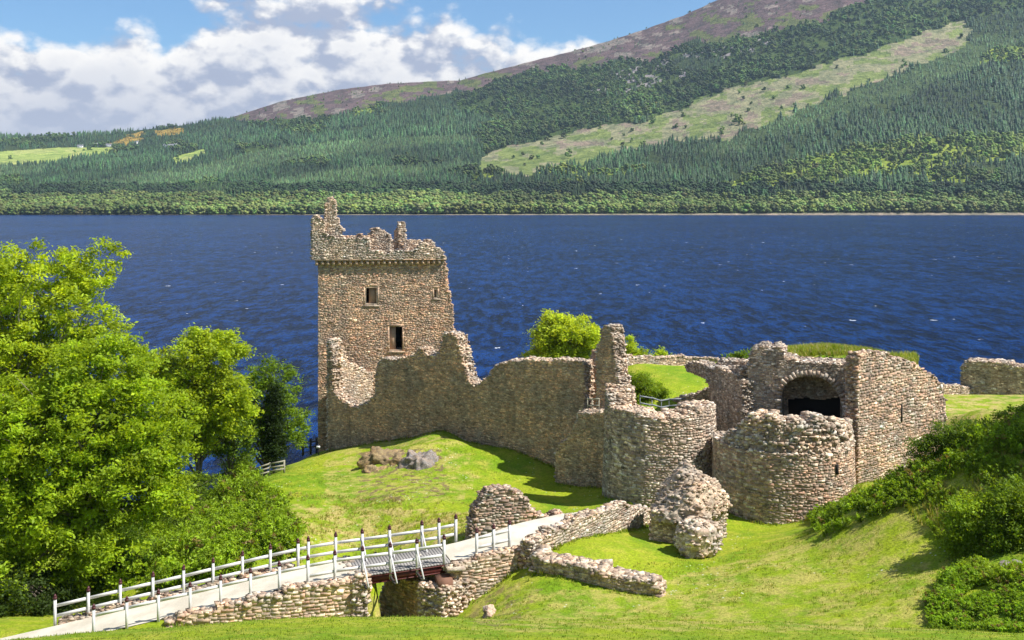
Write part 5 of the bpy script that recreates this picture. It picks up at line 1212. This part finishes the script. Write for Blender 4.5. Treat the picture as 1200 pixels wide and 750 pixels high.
def tufts(name, label, region, count, h, col, seed, Yr, dens=-1.0, zf=None, rise=0.0):
    r = np.random.default_rng(seed); n = count * 5; Y = r.uniform(*Yr, n)
    px = r.uniform(min(p[0] for p in region), max(p[0] for p in region), n); X = (px - 600) * Y / F; Z = (hgt(X, Y) if zf is None else zf(X, Y)); py = YH + (H - Z) / Y * F
    k = pip(region, px, py) & (fbm(X / 2.2, Y / 2.2, 3, seed) > dens); k = np.where(k)[0][:count]; X, Y, Z = X[k], Y[k], Z[k]; K = len(k); m = 5
    own = np.repeat(np.arange(K), m); N_ = len(own); a = r.uniform(0, 6.28, N_); L = h * r.uniform(.5, 1.3, N_)
    b = np.stack([X[own], Y[own], Z[own] - .02], 1) + r.normal(0, .05, (N_, 3)) * [1, 1, 0]; d = np.stack([np.cos(a), np.sin(a), 0 * a], 1); s = np.stack([-np.sin(a), np.cos(a), 0 * a], 1) * (.012 + .05 * h)
    tip = b + d * (L * .45)[:, None] + np.array([0, 0, 1.]) * L[:, None]
    V = np.stack([b - s, b + s, tip], 1).reshape(-1, 3); c = np.array(col)[r.integers(0, len(col), K)][own] * (1 + .15 * r.normal(0, 1, (N_, 1))).clip(.6, 1.5)
    mb = MB(); mb.add(V, np.arange(3 * N_).reshape(N_, 3), c.clip(.01, .6)); tag(mb.build(name, M_GRASSBLADE), label, 'grass', kind='stuff')
GCOL = [(.15,.24,.014), (.20,.27,.018), (.25,.28,.035), (.13,.21,.014)]
DRYC = [(.24,.28,.03), (.33,.30,.08), (.20,.26,.02), (.38,.33,.12)]
tufts('grass', 'rough grass on the near hillside along the bottom of the picture', [(-40,770),(-40,700),(1240,700),(1240,770)], 9000, .06, GCOL, 7, (28, 45))
tufts('grass', 'dry tussocky grass on the terrace bank behind the bridge', [(300,575),(560,590),(560,650),(345,660)], 1800, .17, DRYC, 8, (58, 80), -.2)
tufts('grass', 'tufts of longer grass on the right hand slope', [(560,700),(650,680),(800,650),(1000,600),(1110,640),(1080,740),(560,735)], 2200, .10, GCOL + DRYC[:2], 9, (44, 60), -.1)
# the grassy roof of the gatehouse
def roof_z(X, Y):
    u = (X - 23.6) / 4.4; v = (Y - 80.6) / 4.0; q = 1 - u * u - v * v; return np.where(q > 0, 17.75 + (.80 + .22 * fbm(X * .5, Y * .5, 3, 8)) * np.sqrt(np.clip(q, 0, 1)), 17.7 + 2.5 * q).clip(17.62, 30) 
xs = np.linspace(18.2, 29.6, 50); ys = np.linspace(78.4, 84.6, 40); X, Y = np.meshgrid(xs, ys); Z = roof_z(X, Y) + .08 * fbm(X, Y, 3, 3); Z[0] -= 1; Z[-1] -= 1; Z[:, 0] -= 1; Z[:, -1] -= 1
V = np.stack([X, Y, Z], -1).reshape(-1, 3); i = np.arange(50 * 40).reshape(40, 50); q = np.stack([i[:-1, :-1], i[:-1, 1:], i[1:, 1:], i[1:, :-1]], -1).reshape(-1, 4)
mb = MB(); mb.add(V, q, (.5, 0, 0)); o = mb.build('turf_roof', M_GRASS, gate, gate.location, smooth=True)
tufts('grass', 'long seeding grass growing on the roof of the gatehouse', [(900,440),(900,380),(1075,380),(1075,440)], 3400, .36, GCOL + [(.50,.43,.25), (.33,.33,.06), (.24,.30,.03)], 10, (78.6, 84.2), -1, roof_z)
tufts('grass', 'grass tufts on the castle mound around the rocks', [(300,560),(520,505),(650,560),(650,600),(400,590)], 1500, .10, GCOL, 11, (72, 95), 0.0)

tufts('grass', 'rough tussocks between the bracken on the right hand bank', [(1040,560),(1110,505),(1210,485),(1210,640),(1110,640),(1060,600)], 2600, .34, GCOL + DRYC, 12, (44, 66), -.3)

def base_grass(label, walls, seed, per=14):
    """longer unmown grass where the turf meets the foot of the walls"""
    r = np.random.default_rng(seed); mb = MB(); BP = []
    for (W, L) in walls:
        n = int(L * per); s = r.uniform(0, L, n); p = W(s, 0 * s, -np.abs(r.normal(0.10, .16, n))); BP.append(p[:, :2])
    B = np.concatenate(BP); z = hgt(B[:, 0], B[:, 1]); K = len(B); m = 5; own = np.repeat(np.arange(K), m); n = len(own); a = r.uniform(0, 6.28, n); L_ = (.10 + .22 * np.clip(fbm(B[:, 0], B[:, 1], 2, 4) + .4, 0, 1))[own] * r.uniform(.5, 1.3, n)
    b = np.stack([B[own, 0], B[own, 1], z[own] - .02], 1) + r.normal(0, .05, (n, 3)) * [1, 1, 0]; d = np.stack([np.cos(a), np.sin(a), 0 * a], 1); s_ = np.stack([-np.sin(a), np.cos(a), 0 * a], 1) * .028
    V = np.stack([b - s_, b + s_, b + d * (L_ * .5)[:, None] + np.array([0, 0, 1.]) * L_[:, None]], 1).reshape(-1, 3)
    c = np.array(GCOL + DRYC[:2])[r.integers(0, len(GCOL) + 2, K)][own] * (1 + .15 * r.normal(0, 1, (n, 1))).clip(.6, 1.5)
    mb.add(V, np.arange(3 * n).reshape(n, 3), c.clip(.01, .6)); tag(mb.build('grass', M_GRASSBLADE), label, 'grass', kind='stuff')
base_grass('fringe of longer grass along the foot of the castle walls', [straight(cA, cB), straight(atx(651, 80.6), atx(713, 77.2)), round_(10.15, 75.0, 3.95, 180, 350), round_(*RC, 4.58, 180, 350), straight(KA, KB), straight(atx(553, 63), atx(668, 64.6)), along(gpts([(624,655,55.2),(652,640,57.0),(700,622,60.6),(745,614,64.3),(771,611,67.0)])), along(gpts([(626,664,54.4),(690,677,53.0),(735,687,52.1),(772,692,51.7)])), along(edge(196, 433, .62)), along(edge(526, 626, .62))], 31)
